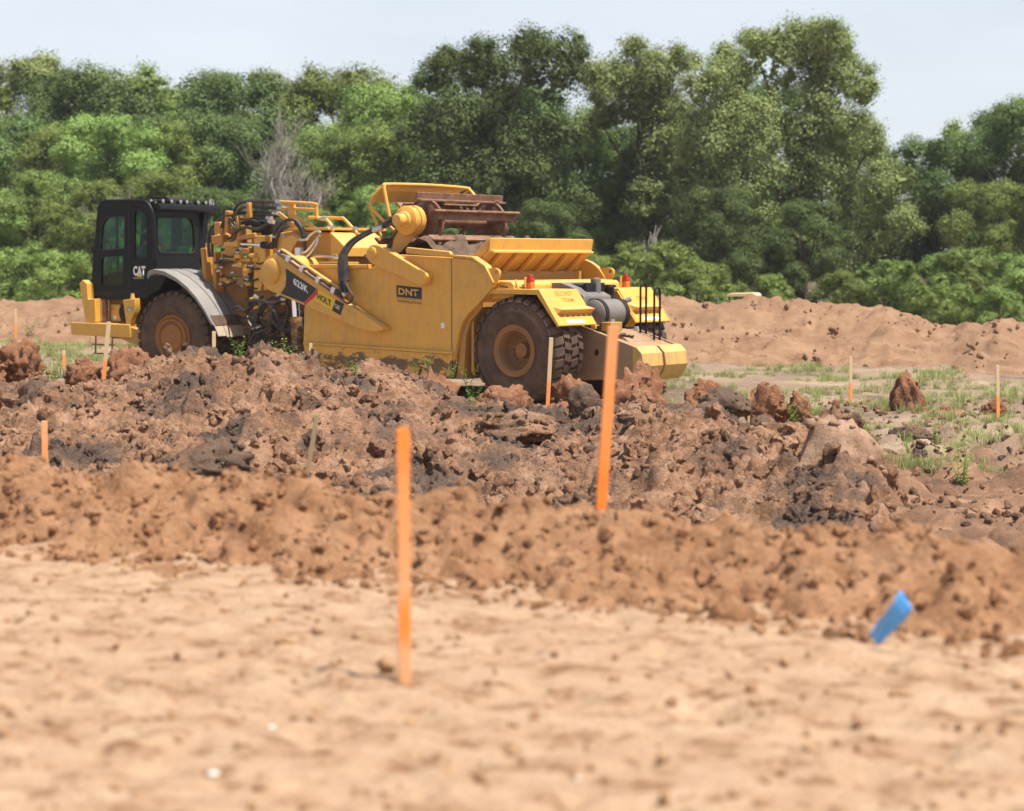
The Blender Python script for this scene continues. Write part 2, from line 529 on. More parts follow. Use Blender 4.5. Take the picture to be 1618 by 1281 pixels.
# crest of the spoil heap: bearing x/y -> distance and height
_cb = np.array([-0.45, -0.348, -0.279, -0.245, -0.217, -0.198, -0.176, -0.158, -0.138, -0.124, -0.086, -0.058, -0.038, -0.003, 0.031, 0.045, 0.087, 0.111, 0.135, 0.159, 0.180, 0.200, 0.218, 0.232, 0.30])
_cp = np.array([585, 585, 592, 602, 596, 580, 562, 574, 560, 574, 580, 590, 618, 634, 640, 632, 628, 640, 666, 656, 655, 694, 770, 812, 900])
_cd = np.array([26.5, 26.5, 26.3, 26.0, 25.8, 25.2, 24.6, 24.5, 24.5, 24.6, 25, 25, 25, 24.8, 24.5, 24, 23, 22.4, 21.5, 20.5, 19.5, 18.9, 18.5, 18.2, 18.0])
_ch = EYE - (_cp - 412.0) / 2900.0 * _cd
def heap_h(x, y):
    b = x / y + 0.010 * perlin(x * 0.5, y * 0.5, 12)
    dc = np.interp(b, _cb, _cd)
    hc = np.interp(b, _cb, _ch)
    k = np.clip((y - 12.5) / (dc - 12.5), 0, 1)
    bl = base_h(x, y)
    front = bl + (hc - bl) * (0.25 * k + 0.75 * k * k * (3 - 2 * k))
    h = np.where(y < dc, front, hc + (FIELD - hc) * sstep(0.0, 2.1, y - dc))
    edge = sstep(0.232, 0.200, b) * sstep(12.0, 14.0, y)
    return bl - 0.12 + (h - bl + 0.12) * edge

def heap_detail(x, y, amp=1.0):
    big = fbm(x * 0.75, y * 0.75, 3, 20) * 0.085
    big = big + clods(x * 0.85, y * 0.85, 30, 0.45) * 0.19
    med = clods(x * 2.4, y * 2.4, 40, 0.5) * 0.15
    sml = clods(x * 6.0, y * 6.0, 60, 0.7) * 0.088
    fin = clods(x * 13, y * 13, 80, 0.75) * 0.046 + fbm(x * 7, y * 7, 4, 90, 0.6) * 0.026
    rid = (1 - np.abs(perlin(x * 1.3 + 0.6 * perlin(x, y, 5), y * 1.3, 6))) ** 4 * 0.06 + (1 - np.abs(perlin(x * 3.7, y * 3.7, 16))) ** 3 * 0.035
    rough = 0.45 + 0.75 * sstep(-0.3, 0.35, perlin(x * 0.4, y * 0.4, 99))
    return amp * (big + (med + sml) * rough + fin + rid - 0.235)

def fan(y_rows, bmin, bmax, nc, pad=0.0):
    y = np.asarray(y_rows)[:, None] * np.ones((1, nc))
    b = np.linspace(bmin, bmax, nc)[None, :]
    x = b * (y + pad)
    return x, y

def sheet(name, x, y, z, mat, kind='structure', smooth=40):
    me = np_mesh(name, np.stack([x, y, z], -1).reshape(-1, 3), grid_faces(*x.shape))
    o = link(name, me, mat)
    me.shade_smooth()
    tag(o, kind=kind)
    return o

def geo(a, b, n):
    return np.exp(np.linspace(math.log(a), math.log(b), n))

# ground: compacted pad in front, lower field behind, out to the horizon
def ground_h(x, y):
    z = base_h(x, y)
    d = y - crest_line(x)
    pad = 1 - sstep(-1.4, -0.4, d)
    fld = sstep(4, 9, d) * (1 - sstep(60, 110, y))
    # pad: scuffed, shallow grader scrapes and pits
    scr = perlin(x * 0.8, y * 4.2 + x * 1.1, 3)
    p = 0.010 * fbm(x * 2.0, y * 2.0, 6, 5, 0.75) + 0.006 * scr + 0.022 * clods(x * 3.5, y * 3.5, 7, 0.20) + 0.020 * clods(x * 8, y * 8, 9, 0.40)
    trk = perlin(x * 0.35 + 3, y * 0.9, 31)
    lug = np.sin((x * 0.96 + y * 0.28) * 26 + 2.5 * perlin(x * 2, y * 2, 32))
    p = p + 0.011 * np.clip(lug, -0.3, 1) * sstep(0.05, 0.25, trk) * sstep(-0.3, 0.3, perlin(x * 1.5, y * 1.5, 33))
    p = p - 0.040 * clods(x * 4.0 + 5, y * 4.5, 11, 0.20) - 0.026 * clods(x * 7 + 3, y * 11, 13, 0.22)
    near = 1 - sstep(24, 34, y)
    f = 0.06 * fbm(x * 0.35, y * 0.35, 4, 15) + (0.05 + 0.13 * near) * clods(x * 1.5, y * 1.9, 17, 0.38) + (0.025 + 0.07 * near) * clods(x * 4.3, y * 4.3, 19, 0.45) + 0.02 * near * fbm(x * 5, y * 5, 3, 23)
    return z + p * pad + f * fld

yr = np.concatenate([geo(2.2, 14, 290), geo(14.08, 60, 230), geo(61, 2500, 36)])
gx, gy = fan(yr, -0.46, 0.46, 310, 7.0)
gz = ground_h(gx, gy)
gz = np.where(gy > 62, FIELD, gz)
gm, t, b = new_mat('ground')
p = position(t)
sx = nd(t, 'ShaderNodeSeparateXYZ')
t.links.new(p, sx.inputs[0])
n1 = noise(t, 2.2, 6, 0.62, p)
mpn = nd(t, 'ShaderNodeMapping', Scale=(1.0, 1.5, 1.0), Rotation=(0, 0, 0.25))
t.links.new(p, mpn.inputs['Vector'])
n2 = noise(t, 2.4, 6, 0.68, mpn.outputs['Vector'])
pad_c = ramp(t, n2, [(0.33, (0.225, 0.120, 0.063)), (0.43, (0.40, 0.252, 0.152)), (0.66, (0.50, 0.345, 0.226))])
pad_c = mix(t, math_n(t, 'MULTIPLY', n1, 0.4), pad_c, (0.455, 0.302, 0.190))
n8 = noise(t, 5.0, 7, 0.75, mpn.outputs['Vector'])
pad_c = mix(t, ramp(t, n8, [(0.52, (0, 0, 0)), (0.61, (0.9,) * 3)]), pad_c, (0.22, 0.112, 0.056))
pad_c = mix(t, ramp(t, n8, [(0.30, (0.6,) * 3), (0.42, (0, 0, 0))]), pad_c, (0.53, 0.385, 0.265))
n3 = noise(t, 0.42, 7, 0.7, p)
fld_c = ramp(t, n3, [(0.36, (0.150, 0.105, 0.078)), (0.50, (0.27, 0.185, 0.130)), (0.66, (0.40, 0.29, 0.205))])
n5 = noise(t, 1.7, 6, 0.7, p)
gf = ramp(t, n5, [(0.50, (0, 0, 0)), (0.66, (0.55,) * 3)])
fld_c = mix(t, gf, fld_c, (0.26, 0.27, 0.10))
mr = nd(t, 'ShaderNodeMapRange')
mr.inputs['From Min'].default_value = 11.0
mr.inputs['From Max'].default_value = 14.0
t.links.new(math_n(t, 'ADD', sx.outputs['Y'], math_n(t, 'MULTIPLY', sx.outputs['X'], 0.56)), mr.inputs['Value'])
mr2 = nd(t, 'ShaderNodeMapRange')
mr2.inputs['From Min'].default_value = 21.0
mr2.inputs['From Max'].default_value = 25.5
t.links.new(math_n(t, 'ADD', sx.outputs['Y'], math_n(t, 'MULTIPLY', math_n(t, 'SUBTRACT', n3, 0.5), 14.0)), mr2.inputs['Value'])
n7 = noise(t, 1.6, 7, 0.7, p)
dark_c = ramp(t, n7, [(0.34, (0.120, 0.072, 0.048)), (0.50, (0.235, 0.132, 0.080)), (0.66, (0.38, 0.225, 0.138))])
fld_c = mix(t, mr2.outputs['Result'], dark_c, fld_c)
c = mix(t, mr.outputs['Result'], pad_c, fld_c)
n4 = noise(t, 60, 3, 0.7, p)
c = mix(t, 1.0, c, ramp(t, n4, [(0.25, (0.8,) * 3), (0.75, (1.14,) * 3)]), 'MULTIPLY')
t.links.new(c, b.inputs['Base Color'])
b.inputs['Roughness'].default_value = 0.95
b.inputs['Specular IOR Level'].default_value = 0.12
bump(t, b, math_n(t, 'ADD', noise(t, 14, 6, 0.72, p), math_n(t, 'MULTIPLY', n4, 0.5)), 0.9, 0.03)
me = np_mesh('ground', np.concatenate([np.stack([gx, gy, gz], -1).reshape(-1, 3), [(-2500, -2500, -1.02), (2500, -2500, -1.02), (2500, 2500, -1.02), (-2500, 2500, -1.02)]]),
             np.concatenate([grid_faces(*gx.shape), [[gx.size, gx.size + 1, gx.size + 2, gx.size + 3]]]))
ground = link('ground', me, gm)
me.shade_smooth()
tag(ground, kind='structure')

# windrow of loose soil along the edge of the pad
yy = np.linspace(-1.9, 1.9, 170)
xx = np.linspace(-6.0, 5.0, 520)
X = xx[None, :] * np.ones((170, 1))
Y = crest_line(X) + yy[:, None]
Z = windrow_h(X, Y)
amp = sstep(-1.75, -1.0, Y - crest_line(X))
Z = Z + amp * (0.055 * fbm(X * 1.3, Y * 1.3, 3, 101) + 0.115 * clods(X * 1.9, Y * 1.9, 110, 0.5) + 0.080 * clods(X * 4.5, Y * 4.5, 120, 0.6)
               + 0.034 * clods(X * 10, Y * 10, 130, 0.7) + 0.018 * fbm(X * 8, Y * 8, 3, 140) - 0.07 - 0.11 * clods(X * 2.4 + 7, Y * 2.4, 150, 0.38))
windrow = sheet('soil_ridge', X, Y, Z, 'soil_windrow')

# spoil heap behind it
hy = np.concatenate([np.linspace(12.0, 16.0, 70), np.linspace(16.03, 27.5, 400), np.linspace(27.6, 29.5, 24)])
hx, hyy = fan(hy, -0.40, 0.27, 600)
hz = heap_h(hx, hyy)
mask = sstep(0.245, 0.215, hx / hyy) * (1 - sstep(0.6, 2.2, hyy - np.interp(hx / hyy, _cb, _cd)))
hz = hz + heap_detail(hx, hyy, 0.15 + 0.85 * mask)
heap = sheet('spoil_heap', hx, hyy, hz, 'soil_heap')

def heap_at(x, y):
    a, c2 = np.array([[float(x)]]), np.array([[float(y)]])
    return float(max(heap_h(a, c2)[0, 0] + heap_detail(a, c2)[0, 0], ground_h(a, c2)[0, 0]))
def ground_at(x, y):
    return float(ground_h(np.array([[float(x)]]), np.array([[float(y)]]))[0, 0])

# embankment of graded soil beyond the machine
_eb = np.array([-0.50, -0.279, -0.258, -0.234, -0.18, 0.0, 0.082, 0.10, 0.118, 0.149, 0.166, 0.183, 0.204, 0.221, 0.238, 0.252, 0.266, 0.279, 0.32, 0.40, 0.5])
_ep = np.array([482, 480, 477, 475, 474, 474, 475, 480, 477, 475, 482, 490, 492, 505, 521, 515, 506, 520, 512, 505, 505])
_ed = np.array([64, 63, 63, 62, 60, 55, 51, 51, 51, 51, 51, 50.5, 50, 50, 49, 48, 48, 48, 47, 46, 46])
_eh = EYE - (_ep - 412.0) / 2900.0 * _ed
ex, ey = fan(np.linspace(38, 72, 160), -0.46, 0.46, 540, 4.0)
bb = ex / ey
dc = np.interp(bb, _eb, _ed)
hc = np.interp(bb, _eb, _eh)
run = 8.0
ez = FIELD - 0.08 + (hc - FIELD + 0.08) * (sstep(-run, -0.2, ey - dc)) * (1 - sstep(1.0, 6.5, ey - dc))
em = sstep(-run, -run + 2, ey - dc)
ez = ez + em * (0.10 * fbm(ex * 0.8, ey * 0.8, 4, 201) + 0.17 * clods(ex * 1.4, ey * 1.4, 210, 0.45) + 0.10 * clods(ex * 4, ey * 4, 220, 0.6) - 0.09)
bank = sheet('embankment', ex, ey, ez, 'soil_far')

# ---------------------------------------------------------------- clod meshes
def clod_mesh(name, seed, sub=3, rough=0.35, mat='soil_crumb', crag=0.5):
    rnd = np.random.RandomState(seed)
    bm = bmesh.new()
    bmesh.ops.create_icosphere(bm, subdivisions=sub, radius=1.0)
    v = np.array([w.co[:] for w in bm.verts])
    sq = np.array([1.0, 0.7 + 0.5 * rnd.rand(), 0.6 + 0.3 * rnd.rand()])
    # random cutting planes give the broken facets
    for k in range(9):
        n = rnd.randn(3)
        n /= np.linalg.norm(n)
        d = 0.55 + 0.3 * rnd.rand()
        s = v @ n
        v = np.where((s > d)[:, None], v - (s - d)[:, None] * n * 0.85, v)
    o = rnd.rand(3) * 50
    v = v * (1 + rough * (0.4 + crag) * crumble(v, seed, o))[:, None] * sq
    for w, c in zip(bm.verts, v):
        w.co = c
    me = bpy.data.meshes.new(name)
    bm.to_mesh(me)
    bm.free()
    me.materials.append(MATS[mat])
    me.shade_smooth()
    me.set_sharp_from_angle(angle=R(50))
    return me

_protos = {}
def scatter(name, protos, pts, rot, scl, idx, label, cat):
    """one 'stuff' object: geometry-node instances of small lumps / blades on points"""
    me = bpy.data.meshes.new(name)
    me.vertices.add(len(pts))
    me.vertices.foreach_set('co', np.asarray(pts, np.float32).ravel())
    for nm, ty, arr, prop in (('rot', 'FLOAT_VECTOR', rot, 'vector'), ('scl', 'FLOAT_VECTOR', scl, 'vector'), ('idx', 'INT', idx, 'value')):
        a = me.attributes.new(nm, ty, 'POINT')
        a.data.foreach_set(prop, np.asarray(arr, np.int32 if ty == 'INT' else np.float32).ravel())
    me.update()
    o = link(name, me)
    coll = bpy.data.collections.new(name + '_pieces')
    for i, pm in enumerate(protos):
        po = bpy.data.objects.new('%s_piece_%02d' % (name, i), pm)
        coll.objects.link(po)
    ng = bpy.data.node_groups.new(name, 'GeometryNodeTree')
    ng.interface.new_socket('Geometry', in_out='INPUT', socket_type='NodeSocketGeometry')
    ng.interface.new_socket('Geometry', in_out='OUTPUT', socket_type='NodeSocketGeometry')
    gi, go = ng.nodes.new('NodeGroupInput'), ng.nodes.new('NodeGroupOutput')
    ci = ng.nodes.new('GeometryNodeCollectionInfo')
    ci.inputs['Collection'].default_value = coll
    ci.inputs['Separate Children'].default_value = True
    ci.inputs['Reset Children'].default_value = True
    ip = ng.nodes.new('GeometryNodeInstanceOnPoints')
    ip.inputs['Pick Instance'].default_value = True
    def att(nm, ty):
        a = ng.nodes.new('GeometryNodeInputNamedAttribute')
        a.data_type = ty
        a.inputs['Name'].default_value = nm
        return a.outputs['Attribute']
    er = ng.nodes.new('FunctionNodeEulerToRotation')
    L = ng.links.new
    L(gi.outputs[0], ip.inputs['Points'])
    L(ci.outputs[0], ip.inputs['Instance'])
    L(att('idx', 'INT'), ip.inputs['Instance Index'])
    L(att('rot', 'FLOAT_VECTOR'), er.inputs[0])
    L(er.outputs[0], ip.inputs['Rotation'])
    L(att('scl', 'FLOAT_VECTOR'), ip.inputs['Scale'])
    L(ip.outputs[0], go.inputs[0])
    md = o.modifiers.new('scatter', 'NODES')
    md.node_group = ng
    tag(o, label, cat, kind='stuff')
    return o

def scatter_clods(name, protos, x, y, z, smin, smax, label, seed, power=2.6):
    r = np.random.RandomState(seed)
    n = len(x)
    s = smin + (smax - smin) * r.rand(n) ** power
    rot = r.rand(n, 3) * 6.28
    sc = np.stack([s, s * (0.8 + 0.4 * r.rand(n)), s * (0.7 + 0.5 * r.rand(n))], -1)
    pts = np.stack([x, y, z + s * 0.15], -1)
    return scatter(name, protos, pts, rot, sc, r.randint(0, len(protos), n), label, 'soil')

rs = np.random.RandomState(5)
P_heap = [clod_mesh('heap_lump_%d' % i, 300 + i, 3, 0.8, 'soil_heap', 0.9) for i in range(6)]
P_wind = [clod_mesh('ridge_lump_%d' % i, 320 + i, 3, 0.8, 'soil_windrow', 0.9) for i in range(5)]
P_pad = [clod_mesh('pad_lump_%d' % i, 340 + i, 2, 0.7, 'soil_crumb', 0.8) for i in range(4)]
P_far = [clod_mesh('bank_lump_%d' % i, 360 + i, 2, 0.8, 'soil_far', 0.9) for i in range(4)]
P_dark = [clod_mesh('dark_lump_%d' % i, 380 + i, 3, 0.8, 'soil_dark', 0.9) for i in range(4)]

n = 9000
y = 13.5 + 12.8 * rs.rand(n) ** 0.8
x = (-0.34 + 0.57 * rs.rand(n)) * y
ok = (y < np.interp(x / y, _cb, _cd) + 0.5)
x, y = x[ok], y[ok]
z = (heap_h(x[None], y[None]) + heap_detail(x[None], y[None]))[0]
scatter_clods('heap_clods', P_heap, x, y, z, 0.010, 0.13, 'crumbled reddish and dark clods covering the long spoil heap', 1, 5.0)
n = 9000
x = -4.6 + 8.4 * rs.rand(n)
y = crest_line(x) - 1.55 + 2.2 * rs.rand(n)
d = y - crest_line(x)
zz = windrow_h(x[None], y[None])[0]
a_ = sstep(-1.75, -1.0, d)
zz = zz + a_ * (0.055 * fbm(x * 1.3, y * 1.3, 3, 101) + 0.115 * clods(x * 1.9, y * 1.9, 110, 0.5) + 0.080 * clods(x * 4.5, y * 4.5, 120, 0.6) + 0.034 * clods(x * 10, y * 10, 130, 0.7) - 0.07 - 0.11 * clods(x * 2.4 + 7, y * 2.4, 150, 0.38))
zz = np.maximum(zz, ground_h(x[None], y[None])[0])
scatter_clods('ridge_clods', P_wind, x, y, zz - 0.005, 0.004, 0.052, 'loose orange brown crumbs lying over the near soil ridge', 2, 5.0)
n = 3600
y = 4.8 + 5.5 * rs.rand(n)
x = (-0.36 + 0.72 * rs.rand(n)) * y
ok = y < crest_line(x) - 1.3
x, y = x[ok], y[ok]
scatter_clods('pad_crumbs', P_pad, x, y, ground_h(x[None], y[None])[0], 0.003, 0.034, 'small brown crumbs strewn over the pale graded pad', 3, 8.0)
n = 2600
y = 40 + 20 * rs.rand(n)
x = (-0.36 + 0.72 * rs.rand(n)) * y
dcc = np.interp(x / y, _eb, _ed)
ok = (y > dcc - run + 0.5) & (y < dcc + 0.8)
x, y, dcc = x[ok], y[ok], dcc[ok]
hcc = np.interp(x / y, _eb, _eh)
z = FIELD - 0.08 + (hcc - FIELD + 0.08) * sstep(-run, -0.2, y - dcc)
scatter_clods('embankment_clods', P_far, x, y, z + 0.0, 0.02, 0.13, 'broken tan clods dotting the far embankment', 4, 4.0)
n = 3200
y = 17.0 + 16 * rs.rand(n)
x = (0.10 + 0.28 * rs.rand(n)) * y
x = np.concatenate([x, (-0.36 + 0.18 * rs.rand(2600)) * 29.0])
y = np.concatenate([y, 26.5 + 5.0 * rs.rand(2600)])
scatter_clods('field_clods', P_dark[:2] + P_heap, x, y, ground_h(x[None], y[None])[0], 0.008, 0.085, 'dark crumbs scattered on the flat field beside the heap', 6, 4.0)

# ---------------------------------------------------------------- mesh builder for made things
class MB:
    def __init__(self):
        self.v, self.f = [], []
    def add(self, vs, fs):
        n = len(self.v)
        self.v += [tuple(p) for p in vs]
        self.f += [tuple(i + n for i in f) for f in fs]
        return self
    def box(self, x0, x1, y0, y1, z0, z1):
        vs = [(x, y, z) for x in (x0, x1) for y in (y0, y1) for z in (z0, z1)]
        return self.add(vs, [(0, 1, 3, 2), (4, 6, 7, 5), (0, 4, 5, 1), (2, 3, 7, 6), (0, 2, 6, 4), (1, 5, 7, 3)])
    def obox(self, c, u, v, w):
        """box given by centre and three half-extent vectors"""
        c, u, v, w = map(Vector, (c, u, v, w))
        vs = [c + a * u + b_ * v + d * w for a in (-1, 1) for b_ in (-1, 1) for d in (-1, 1)]
        return self.add(vs, [(0, 1, 3, 2), (4, 6, 7, 5), (0, 4, 5, 1), (2, 3, 7, 6), (0, 2, 6, 4), (1, 5, 7, 3)])
    def prism(self, prof, y0, y1):
        """profile in (x, z) swept along y"""
        n = len(prof)
        vs = [(x, y0, z) for x, z in prof] + [(x, y1, z) for x, z in prof]
        fs = [tuple(range(n)), tuple(range(2 * n - 1, n - 1, -1))]
        fs += [(i, i + n, (i + 1) % n + n, (i + 1) % n) for i in range(n)]
        return self.add(vs, fs)
    def strip(self, prof, y0, y1, th):
        """open profile in (x, z) given thickness th inward (to its right) and swept along y"""
        inn = []
        for i, (x, z) in enumerate(prof):
            a, c = Vector(prof[max(i - 1, 0)]), Vector(prof[min(i + 1, len(prof) - 1)])
            d = (c - a).normalized()
            inn.append((x + d.y * th, z - d.x * th))
        n = len(prof)
        vs = [(x, y0, z) for x, z in prof] + [(x, y1, z) for x, z in prof] + [(x, y0, z) for x, z in inn] + [(x, y1, z) for x, z in inn]
        fs = []
        for i in range(n - 1):
            fs += [(i, i + 1, i + 1 + n, i + n), (i + 2 * n, i + 3 * n, i + 1 + 3 * n, i + 1 + 2 * n),
                   (i, i + 2 * n, i + 1 + 2 * n, i + 1), (i + n, i + 1 + n, i + 1 + 3 * n, i + 3 * n)]
        fs += [(0, n, 3 * n, 2 * n), (n - 1, 3 * n - 1, 4 * n - 1, 2 * n - 1)]
        return self.add(vs, fs)
    def cyl(self, p0, p1, r0, r1=None, seg=20, caps=True):
        r1 = r0 if r1 is None else r1
        p0, p1 = Vector(p0), Vector(p1)
        d = (p1 - p0).normalized()
        a = d.orthogonal().normalized()
        b_ = d.cross(a)
        vs = []
        for p_, r_ in ((p0, r0), (p1, r1)):
            for i in range(seg):
                t_ = 2 * math.pi * i / seg
                vs.append(p_ + (a * math.cos(t_) + b_ * math.sin(t_)) * r_)
        fs = [(i, (i + 1) % seg, (i + 1) % seg + seg, i + seg) for i in range(seg)]
        if caps:
            fs += [tuple(range(seg - 1, -1, -1)), tuple(range(seg, 2 * seg))]
        return self.add(vs, fs)
    def tube(self, pts, r, seg=10, sub=6, rads=None):
        P = [Vector(p_) for p_ in pts]
        if sub > 1 and len(P) > 2:
            Q = []
            for i in range(len(P) - 1):
                p0, p1, p2, p3 = P[max(i - 1, 0)], P[i], P[i + 1], P[min(i + 2, len(P) - 1)]
                for k in range(sub):
                    t_ = k / sub
                    Q.append(0.5 * ((2 * p1) + (p2 - p0) * t_ + (2 * p0 - 5 * p1 + 4 * p2 - p3) * t_ * t_ + (3 * p1 - p0 - 3 * p2 + p3) * t_ ** 3))
            Q.append(P[-1])
            P = Q
        n = len(P)
        up = None
        vs, fs = [], []
        for i, p_ in enumerate(P):
            d = (P[min(i + 1, n - 1)] - P[max(i - 1, 0)]).normalized()
            if up is None:
                up = d.orthogonal().normalized()
            up = (up - d * up.dot(d)).normalized()
            sd = d.cross(up)
            rr = r if rads is None else np.interp(i / (n - 1), np.linspace(0, 1, len(rads)), rads)
            for k in range(seg):
                a = 2 * math.pi * k / seg
                vs.append(p_ + (up * math.cos(a) + sd * math.sin(a)) * rr)
        for i in range(n - 1):
            for k in range(seg):
                fs.append((i * seg + k, i * seg + (k + 1) % seg, (i + 1) * seg + (k + 1) % seg, (i + 1) * seg + k))
        fs += [tuple(range(seg - 1, -1, -1)), tuple(range((n - 1) * seg, n * seg))]
        return self.add(vs, fs)
    def lathe_y(self, prof, cx, cz, seg=48):
        """profile of (radius, y) turned about the y axis through (cx, cz); closed at r = 0"""
        n = len(prof)
        vs, fs = [], []
        for i in range(seg):
            a = 2 * math.pi * i / seg
            for r_, y_ in prof:
                vs.append((cx + r_ * math.cos(a), y_, cz + r_ * math.sin(a)))
        for i in range(seg):
            j = (i + 1) % seg
            for k in range(n - 1):
                fs.append((i * n + k, i * n + k + 1, j * n + k + 1, j * n + k))
        return self.add(vs, fs)
    def build(self, name, mat, parent=None, bevel=0.0, smooth=35, seg=2):
        me = bpy.data.meshes.new(name)
        me.from_pydata(self.v, [], self.f)
        bm = bmesh.new()
        bm.from_mesh(me)
        bmesh.ops.recalc_face_normals(bm, faces=bm.faces)
        bm.to_mesh(me)
        bm.free()
        o = link(name, me, mat, parent, smooth)
        if bevel:
            md = o.modifiers.new('bevel', 'BEVEL')
            md.width = bevel
            md.segments = seg
            md.limit_method = 'ANGLE'
            md.angle_limit = R(40)
            md.harden_normals = False
        return o

def round_poly(pts, r, n=5):
    out = []
    m_ = len(pts)
    for i in range(m_):
        p0, p1, p2 = Vector(pts[i - 1]), Vector(pts[i]), Vector(pts[(i + 1) % m_])
        rr = r[i] if isinstance(r, (list, tuple)) else r
        if rr <= 0:
            out.append(tuple(p1))
            continue
        a, c = (p0 - p1), (p2 - p1)
        rr = min(rr, a.length * 0.48, c.length * 0.48)
        s, e = p1 + a.normalized() * rr, p1 + c.normalized() * rr
        for k in range(n + 1):
            t_ = k / n
            out.append(tuple((1 - t_) ** 2 * s + 2 * t_ * (1 - t_) * p1 + t_ * t_ * e))
    return out

def plate(name, outer, holes, thick, mapping, mat, parent=None, bevel=0.006):
    """flat plate with openings; 2-D outlines mapped to 3-D by mapping(u, v, w)"""
    bm = bmesh.new()
    edges = []
    for loop in [outer] + holes:
        vs = [bm.verts.new((p_[0], p_[1], 0)) for p_ in loop]
        edges += [bm.edges.new((vs[i], vs[(i + 1) % len(vs)])) for i in range(len(vs))]
    bmesh.ops.triangle_fill(bm, use_beauty=True, use_dissolve=False, edges=edges)
    ret = bmesh.ops.extrude_face_region(bm, geom=bm.faces[:])
    for e in ret['geom']:
        if isinstance(e, bmesh.types.BMVert):
            e.co.z += thick
    for v_ in bm.verts:
        v_.co = Vector(mapping(*v_.co))
    bmesh.ops.recalc_face_normals(bm, faces=bm.faces)
    me = bpy.data.meshes.new(name)
    bm.to_mesh(me)
    bm.free()
    o = link(name, me, mat, parent, 35)
    return o

def lettering(text, size, origin, u, v_, mat, parent, name='lettering', bold=0.0, width=None, depth=0.004, shear=0.0):
    cu = bpy.data.curves.new('letters', 'FONT')
    cu.body = text
    cu.size = 1.0
    cu.align_x = 'LEFT'
    cu.extrude = 0.0
    cu.offset = bold
    cu.shear = shear
    cu.resolution_u = 2
    to = bpy.data.objects.new('letters', cu)
    COL.objects.link(to)
    bpy.context.view_layer.update()
    me = bpy.data.meshes.new_from_object(to.evaluated_get(bpy.context.evaluated_depsgraph_get()))
    bpy.data.objects.remove(to)
    bpy.data.curves.remove(cu)
    co = np.array([q.co[:] for q in me.vertices])
    lo, hi = co.min(0), co.max(0)
    sy = size / (hi[1] - lo[1])
    sx_ = sy if width is None else width / (hi[0] - lo[0])
    u, v_ = Vector(u).normalized(), Vector(v_).normalized()
    nrm = u.cross(v_)
    O_ = Vector(origin) + nrm * depth
    for q, c_ in zip(me.vertices, co):
        q.co = O_ + u * ((c_[0] - lo[0]) * sx_) + v_ * ((c_[1] - lo[1]) * sy)
    me.materials.clear()
    me.name = name
    return link(name, me, mat, parent)

# ================================================================ the elevating scraper
# local frame: x forward from the rear axle, y left from the outer face of the left wheels, z up from the ground
scr = empty('wheel_scraper', (0.033, 32.1, FIELD), R(141))
tag(scr, 'yellow elevating wheel scraper with black cab working behind the dirt heap', 'scraper')
TR_LOC, TR_RZ = (9.05, 0, 0), R(9.5)      # the tractor half is steered a little to one side

def B(mb, name, mat, bevel=0.012, parent=None, smooth=35):
    return mb.build(name, mat, parent if parent is not None else scr, bevel, smooth)

def T(o):
    """move a part modelled in tractor coordinates into the machine's frame"""
    if o.parent is scr:
        o.location = TR_LOC
        o.rotation_euler = (0, 0, TR_RZ)
    return o

# ---- wheels
def tyre_mesh(cx, y0, width, RR=0.97):
    """y0 is the outer face, the wheel goes to y0 - width"""
    mb = MB()
    rb = 0.915
    half = [(0.44, -0.10), (0.46, -0.02), (0.52, 0.015), (0.62, 0.035), (0.72, 0.030), (0.82, 0.0), (0.89, -0.03), (rb, -0.07)]
    prof = [(r_, y0 + y_) for r_, y_ in half] + [(rb, y0 - width / 2)] + [(r_, y0 - width - y_) for r_, y_ in reversed(half)]
    mb.lathe_y(prof, cx, 0.97, 72)
    n = 30
    rows = [(-0.02, 0.20), (0.22, 0.40), (0.42, 0.60), (0.62, 0.82)]
    for i in range(n):
        for k, (a0, a1) in enumerate(rows):
            ph = (i + 0.5 * (k % 2)) * 2 * math.pi / n
            w = 2 * math.pi / n * 0.36
            sk = 0.25 * w * (1 if k % 2 else -1)
            sc = width / 0.80
            ya, yb = y0 - a0 * sc, y0 - a1 * sc
            ra = RR - (0.035 if k == 0 else 0.0)
            rc = RR - (0.035 if k == 3 else 0.0)
            vs = []
            for (yy_, ro, s_) in ((ya, ra, -sk), (yb, rc, sk)):
                for (rad, wf) in ((0.86, 1.0), (ro, 0.88)):
                    for sg in (-1, 1):
                        a = ph + s_ + sg * w * wf
                        yq = yy_
                        if rad > 0.9 and k == 0 and yy_ == ya:
                            yq = yy_ - 0.035
                        if rad > 0.9 and k == 3 and yy_ == yb:
                            yq = yy_ + 0.035
                        vs.append((cx + rad * math.cos(a), yq, 0.97 + rad * math.sin(a)))
            mb.add(vs, [(0, 1, 3, 2), (4, 6, 7, 5), (0, 4, 5, 1), (2, 3, 7, 6), (0, 2, 6, 4), (1, 5, 7, 3)])
    return mb

